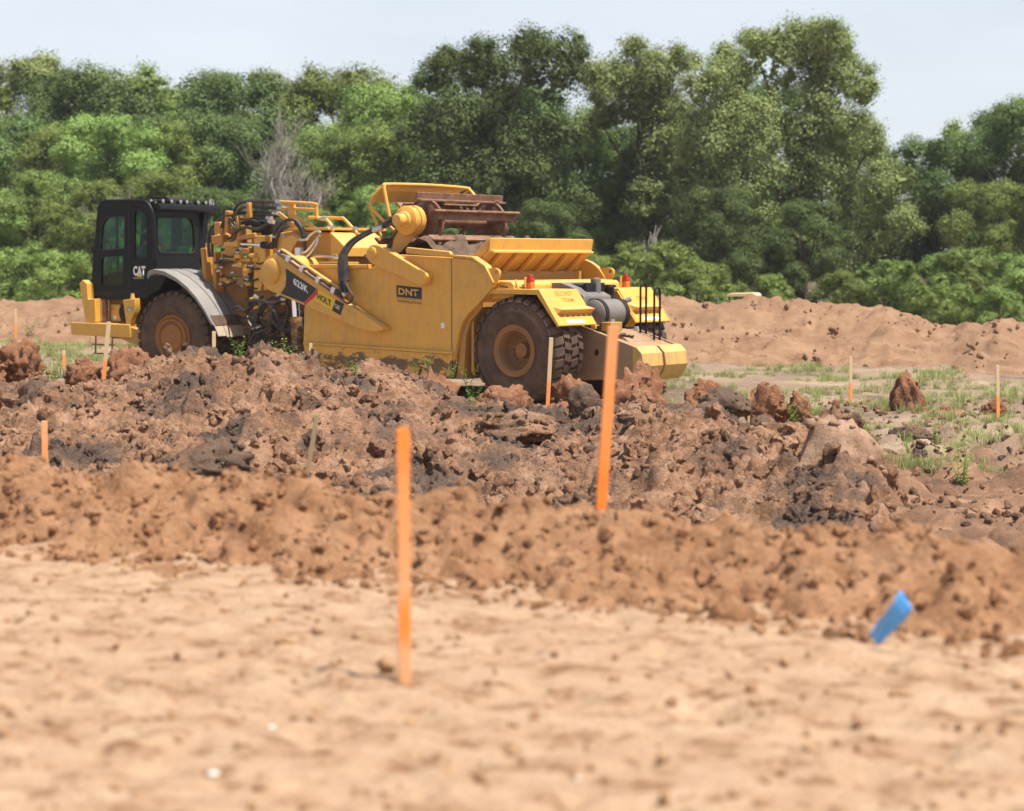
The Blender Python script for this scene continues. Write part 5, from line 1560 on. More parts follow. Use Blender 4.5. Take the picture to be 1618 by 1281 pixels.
# ---------------------------------------------------------------- operator in the cab
def seated_person():
    root = empty('person')
    root.parent = None
    tag(root, 'person in yellow and orange safety vest sitting at the wheel in the black cab', 'person')
    J = {'pelvis': (0, 0, 0.10), 'belly': (0.01, 0, 0.26), 'chest': (0.03, 0, 0.44), 'neckb': (0.05, 0, 0.575), 'neck': (0.06, 0, 0.63), 'head': (0.075, 0, 0.70), 'crown': (0.075, 0, 0.80)}
    E_ = [('pelvis', 'belly'), ('belly', 'chest'), ('chest', 'neckb'), ('neckb', 'neck'), ('neck', 'head'), ('head', 'crown')]
    Rd = {'pelvis': 0.15, 'belly': 0.135, 'chest': 0.155, 'neckb': 0.075, 'neck': 0.055, 'head': 0.085, 'crown': 0.075}
    for s_, n_ in ((1, 'l'), (-1, 'r')):
        for k, p_, r_ in (('sh', (0.04, 0.185 * s_, 0.53), 0.062), ('el', (0.14, 0.255 * s_, 0.28), 0.045), ('wr', (0.38, 0.18 * s_, 0.36), 0.030), ('ha', (0.45, 0.165 * s_, 0.375), 0.032),
                          ('hip', (0.04, 0.10 * s_, 0.08), 0.09), ('kn', (0.46, 0.15 * s_, 0.10), 0.065), ('an', (0.52, 0.15 * s_, -0.30), 0.045), ('to', (0.68, 0.16 * s_, -0.34), 0.035)):
            J[k + n_], Rd[k + n_] = p_, r_
        E_ += [('chest', 'sh' + n_), ('sh' + n_, 'el' + n_), ('el' + n_, 'wr' + n_), ('wr' + n_, 'ha' + n_), ('pelvis', 'hip' + n_), ('hip' + n_, 'kn' + n_), ('kn' + n_, 'an' + n_), ('an' + n_, 'to' + n_)]
        for f in range(5):
            dz = (f - 1.5) * 0.020
            a1 = (0.475, (0.165 - 0.01 * abs(f - 2)) * s_, 0.385 + dz) if f < 4 else (0.43, 0.135 * s_, 0.36)
            a2 = (0.50 if f < 4 else 0.46, (0.135 if f < 4 else 0.125) * s_, 0.375 + dz * 0.9)
            J['f%d%s' % (f, n_)], Rd['f%d%s' % (f, n_)] = a1, 0.010
            J['g%d%s' % (f, n_)], Rd['g%d%s' % (f, n_)] = a2, 0.009
            E_ += [('ha' + n_, 'f%d%s' % (f, n_)), ('f%d%s' % (f, n_), 'g%d%s' % (f, n_))]
    names = list(J)
    me = bpy.data.meshes.new('body')
    me.from_pydata([J[k] for k in names], [(names.index(a), names.index(b_)) for a, b_ in E_], [])
    o = link('body', me, 'skin', root)
    o.modifiers.new('skin', 'SKIN')
    if not me.skin_vertices:
        bm = bmesh.new()
        bm.from_mesh(me)
        bm.verts.layers.skin.verify()
        bm.to_mesh(me)
        bm.free()
    for i, k in enumerate(names):
        me.skin_vertices[0].data[i].radius = (Rd[k], Rd[k])
        me.skin_vertices[0].data[i].use_root = (k == 'pelvis')
    sb = o.modifiers.new('sub', 'SUBSURF')
    sb.levels = sb.render_levels = 1
    # shirt sleeves and trousers
    for s_ in (1, -1):
        MB().tube([(0.04, 0.19 * s_, 0.53), (0.14, 0.258 * s_, 0.28), (0.24, 0.225 * s_, 0.31)], 0.06, 12, 4, [0.078, 0.062, 0.056]).build('sleeve', 'shirt', root, 0)
        MB().tube([(0.02, 0.10 * s_, 0.09), (0.46, 0.15 * s_, 0.105), (0.52, 0.15 * s_, -0.28)], 0.09, 12, 4, [0.115, 0.085, 0.062]).build('trouser_leg', 'shirt', root, 0)
    # vest: orange body with two yellow bands
    def ring(z_, rx_, ry_, n=20):
        return [(0.02 + 0.03 * z_ + rx_ * math.cos(a), ry_ * math.sin(a), z_) for a in np.linspace(0, 2 * math.pi, n + 1)[:-1]]
    prof = [(0.08, 0.165, 0.19), (0.20, 0.155, 0.18), (0.34, 0.165, 0.20), (0.46, 0.165, 0.215), (0.54, 0.13, 0.19), (0.585, 0.085, 0.11)]
    def shell(lo, hi, grow_):
        zs = np.linspace(lo, hi, 7)
        vs, fs_ = [], []
        for z_ in zs:
            vs += ring(z_, np.interp(z_, [p_[0] for p_ in prof], [p_[1] for p_ in prof]) + grow_, np.interp(z_, [p_[0] for p_ in prof], [p_[2] for p_ in prof]) + grow_)
        for i in range(6):
            for k in range(20):
                fs_.append((i * 20 + k, i * 20 + (k + 1) % 20, (i + 1) * 20 + (k + 1) % 20, (i + 1) * 20 + k))
        return MB().add(vs, fs_)
    v = shell(0.08, 0.585, 0.0).build('vest', 'vest_yellow', root, 0, 60)
    shell(0.16, 0.27, 0.006).build('vest_band', 'vest_orange', v, 0, 60)
    for yy_ in (-0.13, 0.13):
        MB().tube([(-0.155, yy_, 0.26), (-0.15, yy_, 0.44), (-0.06, yy_, 0.585), (0.06, yy_, 0.60), (0.185, yy_, 0.46), (0.19, yy_, 0.28)], 0.036, 8, 4).build('vest_brace', 'vest_orange', v, 0)
    # head details
    hd = MB()
    hd.obox((0.165, 0, 0.735), (0.022, 0, -0.004), (0, 0.013, 0), (0.006, 0, 0.022))
    hd.build('nose', 'skin', root, 0.006)
    MB().obox((0.155, 0.032, 0.758), (0.006, 0, 0), (0, 0.012, 0), (0, 0, 0.005)).build('eye', 'interior', root, 0)
    MB().obox((0.155, -0.032, 0.758), (0.006, 0, 0), (0, 0.012, 0), (0, 0, 0.005)).build('eye', 'interior', root, 0)
    MB().obox((0.158, 0, 0.695), (0.004, 0, 0), (0, 0.022, 0), (0, 0, 0.004)).build('mouth', 'vest_orange', root, 0)
    for s_ in (1, -1):
        MB().obox((0.07, 0.088 * s_, 0.745), (0.018, 0, 0), (0, 0.008, 0), (0, 0, 0.028)).build('ear', 'skin', root, 0.006)
    hat = MB()
    hp_ = [(0.118, 0.0), (0.112, 0.045), (0.09, 0.085), (0.05, 0.105), (0.0, 0.112)]
    vs, fs_ = [], []
    for k in range(24):
        a = 2 * math.pi * k / 24
        for r_, h_ in hp_:
            vs.append((0.075 + r_ * 1.1 * math.cos(a), r_ * math.sin(a), 0.785 + h_))
    for k in range(24):
        for i in range(4):
            fs_.append((k * 5 + i, ((k + 1) % 24) * 5 + i, ((k + 1) % 24) * 5 + i + 1, k * 5 + i + 1))
    hat.add(vs, fs_)
    hat.prism([(0.19, 0.79), (0.26, 0.775), (0.26, 0.785), (0.19, 0.80)], -0.08, 0.08)
    hat.build('hard_hat', 'hard_hat', root, 0, 60)
    return root
op = seated_person()
M_tr = Matrix.Translation(scr.location) @ Matrix.Rotation(R(141), 4, 'Z') @ Matrix.Translation(TR_LOC) @ Matrix.Rotation(TR_RZ, 4, 'Z')
op.matrix_world = M_tr @ Matrix.Translation((1.47, -1.20, 2.30)) @ Matrix.Rotation(R(8), 4, 'Z') @ Matrix.Scale(1.08, 4)

# ---------------------------------------------------------------- survey laths
sprayed('lath_worn', [(0.0, 0.75), (0.3, 0.6), (0.6, 0.3)])
def lath(px0, py0, px1, py1, D, w, mat, label, tip=False, thick=None, group=None, tilt=0.0):
    """lath whose top and foot are seen at the two bearings; w is its real width in metres"""
    foot, top = at(px1, py1, D), at(px0, py0, D + tilt)
    d = top - foot
    L_ = d.length
    if mat == 'lath_low':
        mat = 'lath_%d' % int(px0)
        sprayed(mat, [(0.0, 0.8), (0.36 * L_, 0.75), (0.44 * L_, 0.0), (0.999, 0.0)])
    ext = 0.22
    th_ = thick or w * 0.35
    mb = MB()
    u = L_
    # slightly chamfered top, pointed foot buried in the soil
    prof = [(-w / 2, 0), (w / 2, 0), (w / 2, L_ - 0.008), (w / 2 - 0.006, L_), (-w / 2 + 0.006, L_), (-w / 2, L_ - 0.008)]
    prof = [(-0.006, -ext), (0.006, -ext)] + [(w / 2, -0.08)] + prof[2:] + [(-w / 2, -0.08)]
    mb.prism(prof, -th_ / 2, th_ / 2)
    o = mb.build('survey_stake', mat, None, 0.002)
    z = d.normalized()
    x = Vector((1, 0.25, 0))
    x = (x - z * x.dot(z)).normalized()
    y = z.cross(x)
    o.matrix_world = Matrix.Translation(foot) @ Matrix((x, y, z)).transposed().to_4x4()
    tag(o, label, 'stake', 'survey stakes across the site')
    return o
lath(637, 676, 640, 1084, 7.07, 0.046, 'lath_near', 'tall bright orange stake standing in the pale ground in front')
lath(969, 515, 948, 830, 10.25, 0.060, 'lath_second', 'leaning orange stake rising from the soil ridge before the rear wheel')
lath(70, 665, 72, 770, 15.5, 0.050, 'lath_worn', 'short orange brown stake at the far left behind the soil ridge')
lath(501, 655, 481, 775, 15.5, 0.038, 'wood_grey', 'bare grey wooden stake leaning right behind the soil ridge')
lath(172, 508, 163, 607, 27.5, 0.062, 'lath_low', 'leaning wooden stake with orange foot below the front bumper')
lath(338, 523, 338, 566, 27.2, 0.055, 'lath_low', 'short stake with orange foot before the grey front fender')
lath(491, 542, 490, 588, 26.4, 0.046, 'lath_low', 'short stake with orange foot before the muddy lower bowl')
lath(871, 533, 865, 645, 25.0, 0.055, 'lath_low', 'thin pale stake with orange foot in front of the rear tyre')
lath(1183, 609, 1183, 654, 26.8, 0.040, 'wood', 'small unpainted stake beside red clods right of the machine')
lath(1344, 563, 1344, 634, 33.0, 0.055, 'lath_low', 'slim stake with orange foot left of the cone shaped clod')
lath(1576, 577, 1577, 658, 29.0, 0.055, 'lath_low', 'slim stake with orange foot at the right edge of the field')
lath(101, 553, 101, 566, 34.0, 0.06, 'lath_low', 'tiny orange stub in the grass left of the front bumper')
lath(25, 487, 25, 527, 55.0, 0.06, 'lath_low', 'distant stake against the embankment at the left edge')
lath(1186, 628, 1184, 652, 27.4, 0.03, 'wood_grey', 'thin grey stick just behind the small unpainted stake')

# blue pin flag
pf = empty('pin_flag', at(1383, 1022, 7.62))
tag(pf, 'small bright blue plastic pin flag leaning over the pale ground', 'flag')
base = at(1383, 1022, 7.62)
tl_, tr_ = at(1425, 934, 7.57) - base, at(1442, 962, 7.67) - base
bl_, br_ = at(1374, 1004, 7.57) - base, at(1388, 1020, 7.67) - base
vs, fs_ = [], []
NU, NV = 9, 16
for i in range(NV):
    for k in range(NU):
        a, b_ = k / (NU - 1), i / (NV - 1)
        q = (bl_.lerp(br_, a)).lerp(tl_.lerp(tr_, a), b_)
        q = q + Vector((0, 1, 0)) * (0.018 * math.sin(3.5 * a + 2.0 * b_) + 0.010 * math.sin(7 * b_))
        vs.append(q)
for i in range(NV - 1):
    for k in range(NU - 1):
        fs_.append((i * NU + k, i * NU + k + 1, (i + 1) * NU + k + 1, (i + 1) * NU + k))
fo = MB().add(vs, fs_).build('flag', 'flag_blue', pf, 0, 180)
md = fo.modifiers.new('solid', 'SOLIDIFY')
md.thickness = 0.0012
MB().tube([(0, 0, -0.12), (0.002, 0, 0.0), bl_ * 0.5 + br_ * 0.5 + Vector((0, 0.004, 0)), bl_ * 0.2 + tl_ * 0.8 * 1.0 + Vector((0, 0.004, 0))], 0.0016, 6, 4).build('wire', 'steel', pf, 0)

# ---------------------------------------------------------------- separate clods and mounds
CRUMBS = []
for i in range(5):
    m_ = clod_mesh('crumb_%d' % i, 700 + i, 1, 0.8, 'soil_red', 0.9)
    CRUMBS.append(([q.co[:] for q in m_.vertices], [tuple(f_.vertices) for f_ in m_.polygons]))

def mound(px, top, bot, wid, D, mat, label, seed, cone=0.0, sub=4, rough=1.05, depth=0.8, name='dirt_mound', sink=0.45, cat='dirt mound', group=None, lean=0.0):
    a, c_ = at(px, top, D), at(px, bot, D)
    H, Wd = a.z - c_.z, wid / 2900.0 * D
    rnd = np.random.RandomState(seed)
    bm = bmesh.new()
    bmesh.ops.create_icosphere(bm, subdivisions=sub, radius=1.0)
    v = np.array([w.co[:] for w in bm.verts])
    for k in range(7):
        n_ = rnd.randn(3)
        n_ /= np.linalg.norm(n_)
        d_ = 0.62 + 0.3 * rnd.rand()
        s_ = v @ n_
        v = np.where((s_ > d_)[:, None], v - (s_ - d_)[:, None] * n_ * 0.9, v)
    v = v * (1 + rough * crumble(v * 1.25, seed * 17, rnd.rand(3) * 40))[:, None]
    if cone:
        sh = 1 - cone * np.clip((v[:, 2] + 0.4) / 1.4, 0, 1)
        v[:, 0] *= sh
        v[:, 1] *= sh
    v[:, 2] = (v[:, 2] - v[:, 2].min()) / (v[:, 2].max() - v[:, 2].min()) * (1 + sink) - sink
    v[:, 0] = v[:, 0] / np.abs(v[:, 0]).max() + lean * v[:, 2]
    v[:, 1] /= np.abs(v[:, 1]).max()
    v = v * np.array([Wd / 2, Wd / 2 * depth, H])
    for w, q in zip(bm.verts, v):
        w.co = q
    # loose crumbs clinging to it and fallen round its foot
    k = 0 if sub < 4 else 90
    for i in range(k):
        q = v[rnd.randint(len(v))]
        s_ = Wd * (0.015 + 0.06 * rnd.rand() ** 3)
        cm_ = CRUMBS[rnd.randint(len(CRUMBS))]
        M_ = Matrix.Translation((q[0] * 1.03, q[1] * 1.03, max(q[2], 0.0) if i % 3 else rnd.rand() * 0.02)) @ Matrix.Rotation(rnd.rand() * 6, 4, 'Z') @ Matrix.Rotation(rnd.rand() * 6, 4, 'X') @ Matrix.Scale(s_, 4)
        if not i % 3:
            M_ = Matrix.Translation((q[0] * 0.9 * rnd.rand(), q[1] * 0.9 * rnd.rand(), 0)) @ M_
        vs = [bm.verts.new(M_ @ Vector(w)) for w in cm_[0]]
        for f_ in cm_[1]:
            bm.faces.new([vs[j] for j in f_])
    me = bpy.data.meshes.new(name)
    bm.to_mesh(me)
    bm.free()
    o = link(name, me, mat)
    me.shade_smooth()
    o.location = c_
    tag(o, label, cat, group)
    return o
G = 'broken clods along the heap'
mound(1437, 582, 655, 82, 31.0, 'soil_red', 'tall cone shaped red brown clod standing alone on the right', 1, 0.55, lean=-0.08, group=G)
mound(1475, 646, 672, 190, 30.3, 'soil_red', 'low band of red rubble spread at the foot of the cone shaped clod', 2, 0.1, group=G)
mound(1003, 566, 645, 118, 27.0, 'soil_red', 'large crumbly red mound in front of the push block', 3, 0.35, group=G)
mound(1120, 597, 655, 84, 26.0, 'soil_red', 'red clod with dark top just right of the push block', 4, 0.25, group=G)
mound(1212, 600, 655, 82, 28.0, 'soil_red', 'red lumpy mound behind the small unpainted stake', 5, 0.25, group=G)
mound(1262, 615, 660, 46, 27.5, 'soil_red', 'small upright red clod with grass at its foot', 6, 0.2, group=G)
mound(1572, 628, 656, 46, 29.6, 'soil_red', 'small red clod behind the stake at the right edge', 7, 0.3, group=G)
mound(34, 532, 590, 88, 31.0, 'soil_red', 'red brown clod in the grass at the left edge', 8, 0.2, group=G)
mound(-30, 548, 600, 90, 30.5, 'soil_red', 'broken red clod cut by the left edge of the picture', 9, 0.2, group=G)
mound(205, 546, 606, 88, 30.0, 'soil_red', 'red crumbly clod under the front wheel beside the leaning stake', 10, 0.25, group=G)
mound(130, 562, 606, 66, 30.0, 'soil_red', 'low flat red clod below the step ladder', 11, 0.2, group=G)
mound(684, 574, 650, 118, 26.3, 'soil_red', 'red mound with weeds on top below the bowl', 12, 0.2, group=G)
mound(910, 590, 650, 86, 25.2, 'soil_red', 'red brown mound between the pale thin stake and the leaning orange stake', 13, 0.2, group=G)
mound(800, 605, 650, 110, 26.0, 'soil_red', 'low red clods just below the rear tyre', 14, 0.15, group=G)
mound(330, 545, 610, 130, 24.7, 'soil_heap', 'dark peaked lump on the heap before the front wheel', 15, 0.35, group=G)
mound(412, 536, 600, 62, 24.5, 'soil_dark', 'knobbly dark grey clod at the highest point of the heap', 16, 0.2, group=G)
mound(590, 582, 625, 130, 24.6, 'soil_heap', 'long grey brown slab of soil on the heap below the bowl', 17, 0.1, rough=0.45, group=G)
mound(1125, 632, 705, 120, 22.4, 'soil_dark', 'big dark boulder like clod right of the leaning orange stake', 18, 0.1, rough=0.5, group=G)
mound(1145, 610, 650, 88, 23.2, 'soil_dark', 'dark clod resting on top of the big boulder like clod', 19, 0.15, rough=0.5, group=G)
mound(925, 605, 655, 66, 23.8, 'soil_dark', 'dark angular clod beside the leaning orange stake', 20, 0.1, rough=0.5, group=G)
mound(1070, 695, 730, 100, 20.5, 'soil_dark', 'dark flat clod on the slope of the heap', 21, 0.1, rough=0.5, group=G)
mound(335, 690, 748, 150, 16.8, 'soil_dark', 'wide dark grey clod low on the heap behind the ridge', 22, 0.2, rough=0.8, group=G)
mound(1205, 655, 680, 50, 22.0, 'soil_dark', 'small rounded grey clod near the small unpainted stake', 23, 0.1, rough=0.4, group=G)
mound(1322, 655, 800, 215, 18.3, 'soil_pale', 'smooth cracked pale face of soil at the right end of the heap', 24, 0.35, rough=0.5, group=G, depth=0.7)
mound(820, 645, 685, 130, 21.5, 'soil_heap', 'grey lumps in the middle of the heap below the rear wheel', 25, 0.15, rough=0.7, group=G)
mound(180, 605, 650, 110, 23.0, 'soil_heap', 'reddish clods on the left shoulder of the heap', 26, 0.15, rough=0.8, group=G)
mound(1440, 672, 690, 80, 25.0, 'soil_dark', 'low grey lump on bare ground right of the heap', 27, 0.2, rough=0.4, group=G)
mound(55, 598, 640, 60, 23.5, 'soil_dark', 'grey clod on the left end of the heap', 28, 0.2, rough=0.6, group=G)
mound(945, 895, 945, 85, 9.0, 'soil_windrow', 'round orange clod low on the near ridge right of the front stake', 29, 0.1, 4, 0.5, group=G)
mound(1150, 938, 990, 80, 8.35, 'soil_windrow', 'orange clod at the foot of the near ridge left of the blue flag', 30, 0.1, 4, 0.5, group=G)
mound(1375, 860, 890, 90, 9.0, 'soil_windrow', 'brown clod on the crest of the near ridge above the blue flag', 31, 0.1, 4, 0.5, group=G)
mound(1190, 1017, 1030, 44, 7.85, 'soil_crumb', 'small dark crumb on the pale ground left of the blue flag', 32, 0.0, 3, 0.5, group=G)
mound(868, 1134, 1148, 30, 6.65, 'soil_crumb', 'dark crumb on the pale ground right of the near stake', 33, 0.0, 3, 0.5, group=G)
mound(612, 1036, 1056, 34, 7.2, 'soil_crumb', 'dark crumb just left of the near stake foot', 34, 0.0, 3, 0.5, group=G)

def pebble(px, py, D, r_, label, seed):
    o = link('pebble', clod_mesh('pebble', seed, 3, 0.25, 'stone_white', 0.3))
    p_ = at(px, py, D)
    p_.z = ground_at(p_.x, p_.y) + r_ * 0.4
    o.location = p_
    o.scale = (r_, r_, r_ * 0.8)
    tag(o, label, 'stone', 'white pebbles on the pad')
pebble(338, 1240, 5.75, 0.019, 'white pebble on the pale ground near the bottom left', 50)
pebble(915, 1252, 5.7, 0.011, 'small pale pebble at the bottom right of centre', 51)
pebble(430, 1160, 6.35, 0.012, 'tiny pale pebble left of the near stake', 52)

# ---------------------------------------------------------------- distant compactor behind the embankment
fm = empty('compactor', (at(1176, 470, 61).x, 61, FIELD), R(160))
fm.scale = (0.8, 0.8, 0.76)
tag(fm, 'yellow topped machine almost hidden behind the far embankment', 'compactor')
MB().prism(round_poly([(0.62, 1.86), (0.5, 1.94), (-0.5, 1.96), (-0.62, 1.86), (-0.6, 1.80), (0.6, 1.80)], 0.03, 3), -0.55, 0.55).build('canopy', 'canopy_cream', fm, 0.02)
for sx2 in (-0.52, 0.52):
    for sy2 in (-0.48, 0.48):
        MB().cyl((sx2, sy2, 0.9), (sx2, sy2, 1.82), 0.035).build('post', 'black', fm, 0)
MB().prism([(1.4, 0.5), (1.4, 1.0), (1.0, 1.25), (-0.4, 1.2), (-0.5, 0.5)], -0.5, 0.5).build('hood', 'yellow', fm, 0.03)
MB().box(-0.5, 0.2, -0.2, 0.2, 1.2, 1.62).build('seat', 'grey_plastic', fm, 0.04)
MB().lathe_y([(0, -0.65), (0.5, -0.65), (0.52, -0.6), (0.52, 0.6), (0.5, 0.65), (0, 0.65)], 1.3, 0.52, 32).build('drum', 'dusty_steel', fm, 0)
for sy2 in (-0.62, 0.42):
    MB().lathe_y([(0, sy2), (0.45, sy2), (0.5, sy2 + 0.03), (0.5, sy2 + 0.17), (0.45, sy2 + 0.2), (0, sy2 + 0.2)], -0.7, 0.5, 28).build('wheel', 'rubber', fm, 0)
MB().box(-1.2, -0.5, -0.45, 0.45, 0.5, 1.0).build('rear_body', 'yellow', fm, 0.03)
MB().tube([(0.9, 0.6, 1.0), (0.95, 0.62, 1.6), (1.0, 0.62, 1.8)], 0.015, 6, 3).build('aerial', 'steel', fm, 0)

# ---------------------------------------------------------------- foliage
def spray_mesh(seed, n, ll, lw):
    """a leafy spray, half a metre or so across, its leaves facing +z and outward"""
    r = np.random.RandomState(seed)
    k = n
    C = r.randn(k, 3) * np.array([0.36, 0.36, 0.17])
    C[:, 2] -= 0.35 * (C[:, 0] ** 2 + C[:, 1] ** 2)
    nrm = C * np.array([0.9, 0.9, 0.5]) + np.array([0, 0, 0.6]) + r.randn(k, 3) * 0.20
    nrm /= np.linalg.norm(nrm, axis=1)[:, None]
    t1 = r.randn(k, 3)
    t1 -= nrm * (t1 * nrm).sum(1)[:, None]
    t1 /= np.linalg.norm(t1, axis=1)[:, None]
    t2 = np.cross(nrm, t1)
    s = (0.55 + 0.8 * r.rand(k))[:, None]
    a, b_ = t1 * ll * s / 2, t2 * lw * s / 2
    bend = nrm * (lw * 0.2) * s
    V = np.stack([C - a, C + b_ + bend, C + a, C - b_ + bend], 1).reshape(-1, 3)
    return V, np.repeat(r.rand(k), 4)
SPRAYS = [spray_mesh(810 + i, 70, 0.145, 0.090) for i in range(5)]

def crown_points(big, seed, cover, droop=0.0, size=1.0):
    """sprays over the shells of the crown's clumps, plus a few inside"""
    r = np.random.RandomState(seed)
    P_, D_, S_ = [], [], []
    full = []
    for (x, y, z, rad) in big:
        full.append((x, y, z, rad * 0.95))
        for j in range(4):
            d = r.randn(3)
            d /= np.linalg.norm(d)
            kk = 0.30 + 0.22 * r.rand()
            full.append((x + d[0] * rad * 0.82, y + d[1] * rad * 0.82, z + d[2] * rad * 0.82, rad * kk))
    big = full
    for (x, y, z, rad) in big:
        k = max(6, int(cover * 4 * math.pi * rad * rad))
        d = r.randn(k, 3)
        d /= np.linalg.norm(d, axis=1)[:, None]
        d[:, 2] = np.where((d[:, 2] < -0.2) & (r.rand(k) < 0.6), -d[:, 2], d[:, 2])
        lum = 1 + 0.30 * perlin3(d[:, 0] * 2.2 + x, d[:, 1] * 1.8 + y, d[:, 2] * 1.8 + z, seed)
        q = np.array([x, y, z]) + d * (rad * lum * np.where(r.rand(k) < 0.22, 0.55, 0.88 + 0.16 * r.rand(k)))[:, None] * np.array([1, 1, 1.04])
        P_.append(q)
        D_.append(d + np.array([0, 0, 0.15]) + r.randn(k, 3) * 0.2)
        S_.append(size * (0.55 + 0.65 * r.rand(k)) * min(0.92, 0.55 + 0.3 * rad))
    P_, D_, S_ = np.concatenate(P_), np.concatenate(D_), np.concatenate(S_)
    keep = np.ones(len(P_), bool)
    for (x, y, z, rad) in big:
        keep &= ((P_ - np.array([x, y, z])) ** 2).sum(1) > (0.45 * rad) ** 2
    keep |= r.rand(len(P_)) < 0.3
    P_, D_, S_ = P_[keep], D_[keep], S_[keep]
    D_ /= np.linalg.norm(D_, axis=1)[:, None]
    rot = np.array([Vector(q).to_track_quat('Z', 'Y').to_euler() for q in D_])
    return P_, rot, S_, big

_crowns = {}
def crown_object(parent, key, pts, rot, scl, big, mat, seed):
    """the crown: one mesh of leafy sprays; trees of a kind share it"""
    if key not in _crowns:
        r = np.random.RandomState(seed)
        pick = r.randint(0, len(SPRAYS), len(pts))
        V, T_ = [], []
        ca, sa = np.cos(rot), np.sin(rot)
        one, zero = np.ones(len(pts)), np.zeros(len(pts))
        Rx = np.stack([one, zero, zero, zero, ca[:, 0], -sa[:, 0], zero, sa[:, 0], ca[:, 0]], -1).reshape(-1, 3, 3)
        Ry = np.stack([ca[:, 1], zero, sa[:, 1], zero, one, zero, -sa[:, 1], zero, ca[:, 1]], -1).reshape(-1, 3, 3)
        Rz = np.stack([ca[:, 2], -sa[:, 2], zero, sa[:, 2], ca[:, 2], zero, zero, zero, one], -1).reshape(-1, 3, 3)
        M_ = Rz @ Ry @ Rx
        tone = np.clip(0.5 + 0.22 * r.randn(len(pts)), 0.05, 0.95)
        for k, (sv, st) in enumerate(SPRAYS):
            w = pick == k
            q = np.einsum('nij,mj->nmi', M_[w], sv) * scl[w][:, None, None] + pts[w][:, None, :]
            V.append(q.reshape(-1, 3))
            T_.append((0.75 * tone[w][:, None] + 0.25 * st[None, :]).ravel())
        # the dense inner mass of each clump: overlapping larger leaves deep inside, so the crown is not hollow
        for (x, y, z, rad) in big:
            k = int(26 * rad * rad) + 16
            d = r.randn(k, 3)
            d /= np.linalg.norm(d, axis=1)[:, None]
            q = np.array([x, y, z]) + d * (rad * (0.30 + 0.40 * r.rand(k)))[:, None] * np.array([1, 1, 0.88])
            n_ = d * 0.6 + r.randn(k, 3) * 0.5
            t1 = np.cross(n_, r.randn(k, 3))
            t1 /= np.linalg.norm(t1, axis=1)[:, None] + 1e-6
            t2 = np.cross(n_ / (np.linalg.norm(n_, axis=1)[:, None] + 1e-6), t1)
            s1, s2 = (0.16 + 0.14 * r.rand(k))[:, None], (0.11 + 0.09 * r.rand(k))[:, None]
            V.append(np.stack([q - t1 * s1, q + t2 * s2, q + t1 * s1, q - t2 * s2], 1).reshape(-1, 3))
            T_.append(np.repeat(0.5 * r.rand(k), 4))
        V, T_ = np.concatenate(V), np.concatenate(T_)
        me = np_mesh('crown_' + key, V, np.arange(len(V)).reshape(-1, 4))
        at_ = me.attributes.new('tint', 'FLOAT', 'POINT')
        at_.data.foreach_set('value', T_.astype(np.float32))
        me.materials.append(MATS[mat])
        _crowns[key] = me
    o = bpy.data.objects.new('crown', _crowns[key])
    COL.objects.link(o)
    o.parent = parent
    return o

def trunk_mesh(name, H, r0, targets, seed, mat='bark', base=(0, 0)):
    rnd_ = random.Random(seed)
    mb = MB()
    top = (base[0] + rnd_.uniform(-0.3, 0.3), base[1] + rnd_.uniform(-0.3, 0.3), H * 0.72)
    mid = (base[0] + rnd_.uniform(-0.25, 0.25), base[1], H * 0.35)
    mb.tube([(base[0], base[1], -0.4), (base[0], base[1], 0.1), mid, top], r0, 9, 5, [r0 * 1.35, r0, r0 * 0.75, r0 * 0.25])
    for (x, y, z, rad) in targets:
        h0 = min(max(z * rnd_.uniform(0.35, 0.6), H * 0.15), H * 0.6)
        st_ = Vector((base[0], base[1], h0))
        en = Vector((x, y, z))
        m_ = st_.lerp(en, 0.5) + Vector((rnd_.uniform(-0.4, 0.4), rnd_.uniform(-0.4, 0.4), -0.3))
        mb.tube([st_, m_, en], 0.1, 6, 4, [r0 * 0.42, r0 * 0.25, 0.02])
    me = bpy.data.meshes.new(name)
    me.from_pydata(mb.v, [], mb.f)
    me.materials.append(MATS[mat])
    me.shade_smooth()
    return me

def generic_puffs(seed, H, Rr, z0, n_big):
    r = np.random.RandomState(seed)
    big = []
    for i in range(n_big):
        zf = (i + 0.5) / n_big
        z = z0 + (H - z0) * zf
        wid = Rr * math.sqrt(max(0.05, 1 - ((zf - 0.42) / 0.62) ** 2))
        a = i * 2.39996 + r.rand() * 0.8
        q = wid * (0.45 + 0.45 * r.rand())
        rad = Rr * (0.30 + 0.16 * r.rand()) * (1.0 - 0.25 * zf)
        big.append((q * math.cos(a), q * math.sin(a), min(z, H - rad * 0.8), rad))
    big.append((r.uniform(-0.3, 0.3) * Rr, 0, H - Rr * 0.28, Rr * 0.30))
    return big

TREES = {}
def tree_kind(key, seed, H, Rr, z0, n_big, mat, cover=1.5, bark='bark', size=1.0):
    big = generic_puffs(seed, H, Rr, z0, n_big)
    tr_ = trunk_mesh(key + '_trunk', H, 0.02 * H, big[::2], seed + 3, bark)
    TREES[key] = (crown_points(big, seed + 1, cover, size=size), tr_, H, mat, seed)

tree_kind('elm_a', 11, 12, 4.0, 1.6, 17, 'leaf_mid')
tree_kind('elm_b', 22, 12, 3.6, 1.6, 16, 'leaf_mid')
tree_kind('oak_a', 33, 12, 4.4, 1.6, 17, 'leaf_dark')
tree_kind('soft_a', 44, 12, 3.8, 1.2, 17, 'leaf_bright')
tree_kind('olive_a', 55, 12, 4.0, 1.6, 16, 'leaf_olive')
tree_kind('shrub_a', 66, 4.2, 2.6, 0.4, 11, 'leaf_bright', 3.2, size=0.62)
tree_kind('shrub_b', 77, 4.2, 2.8, 0.4, 11, 'leaf_mid', 3.0, size=0.62)

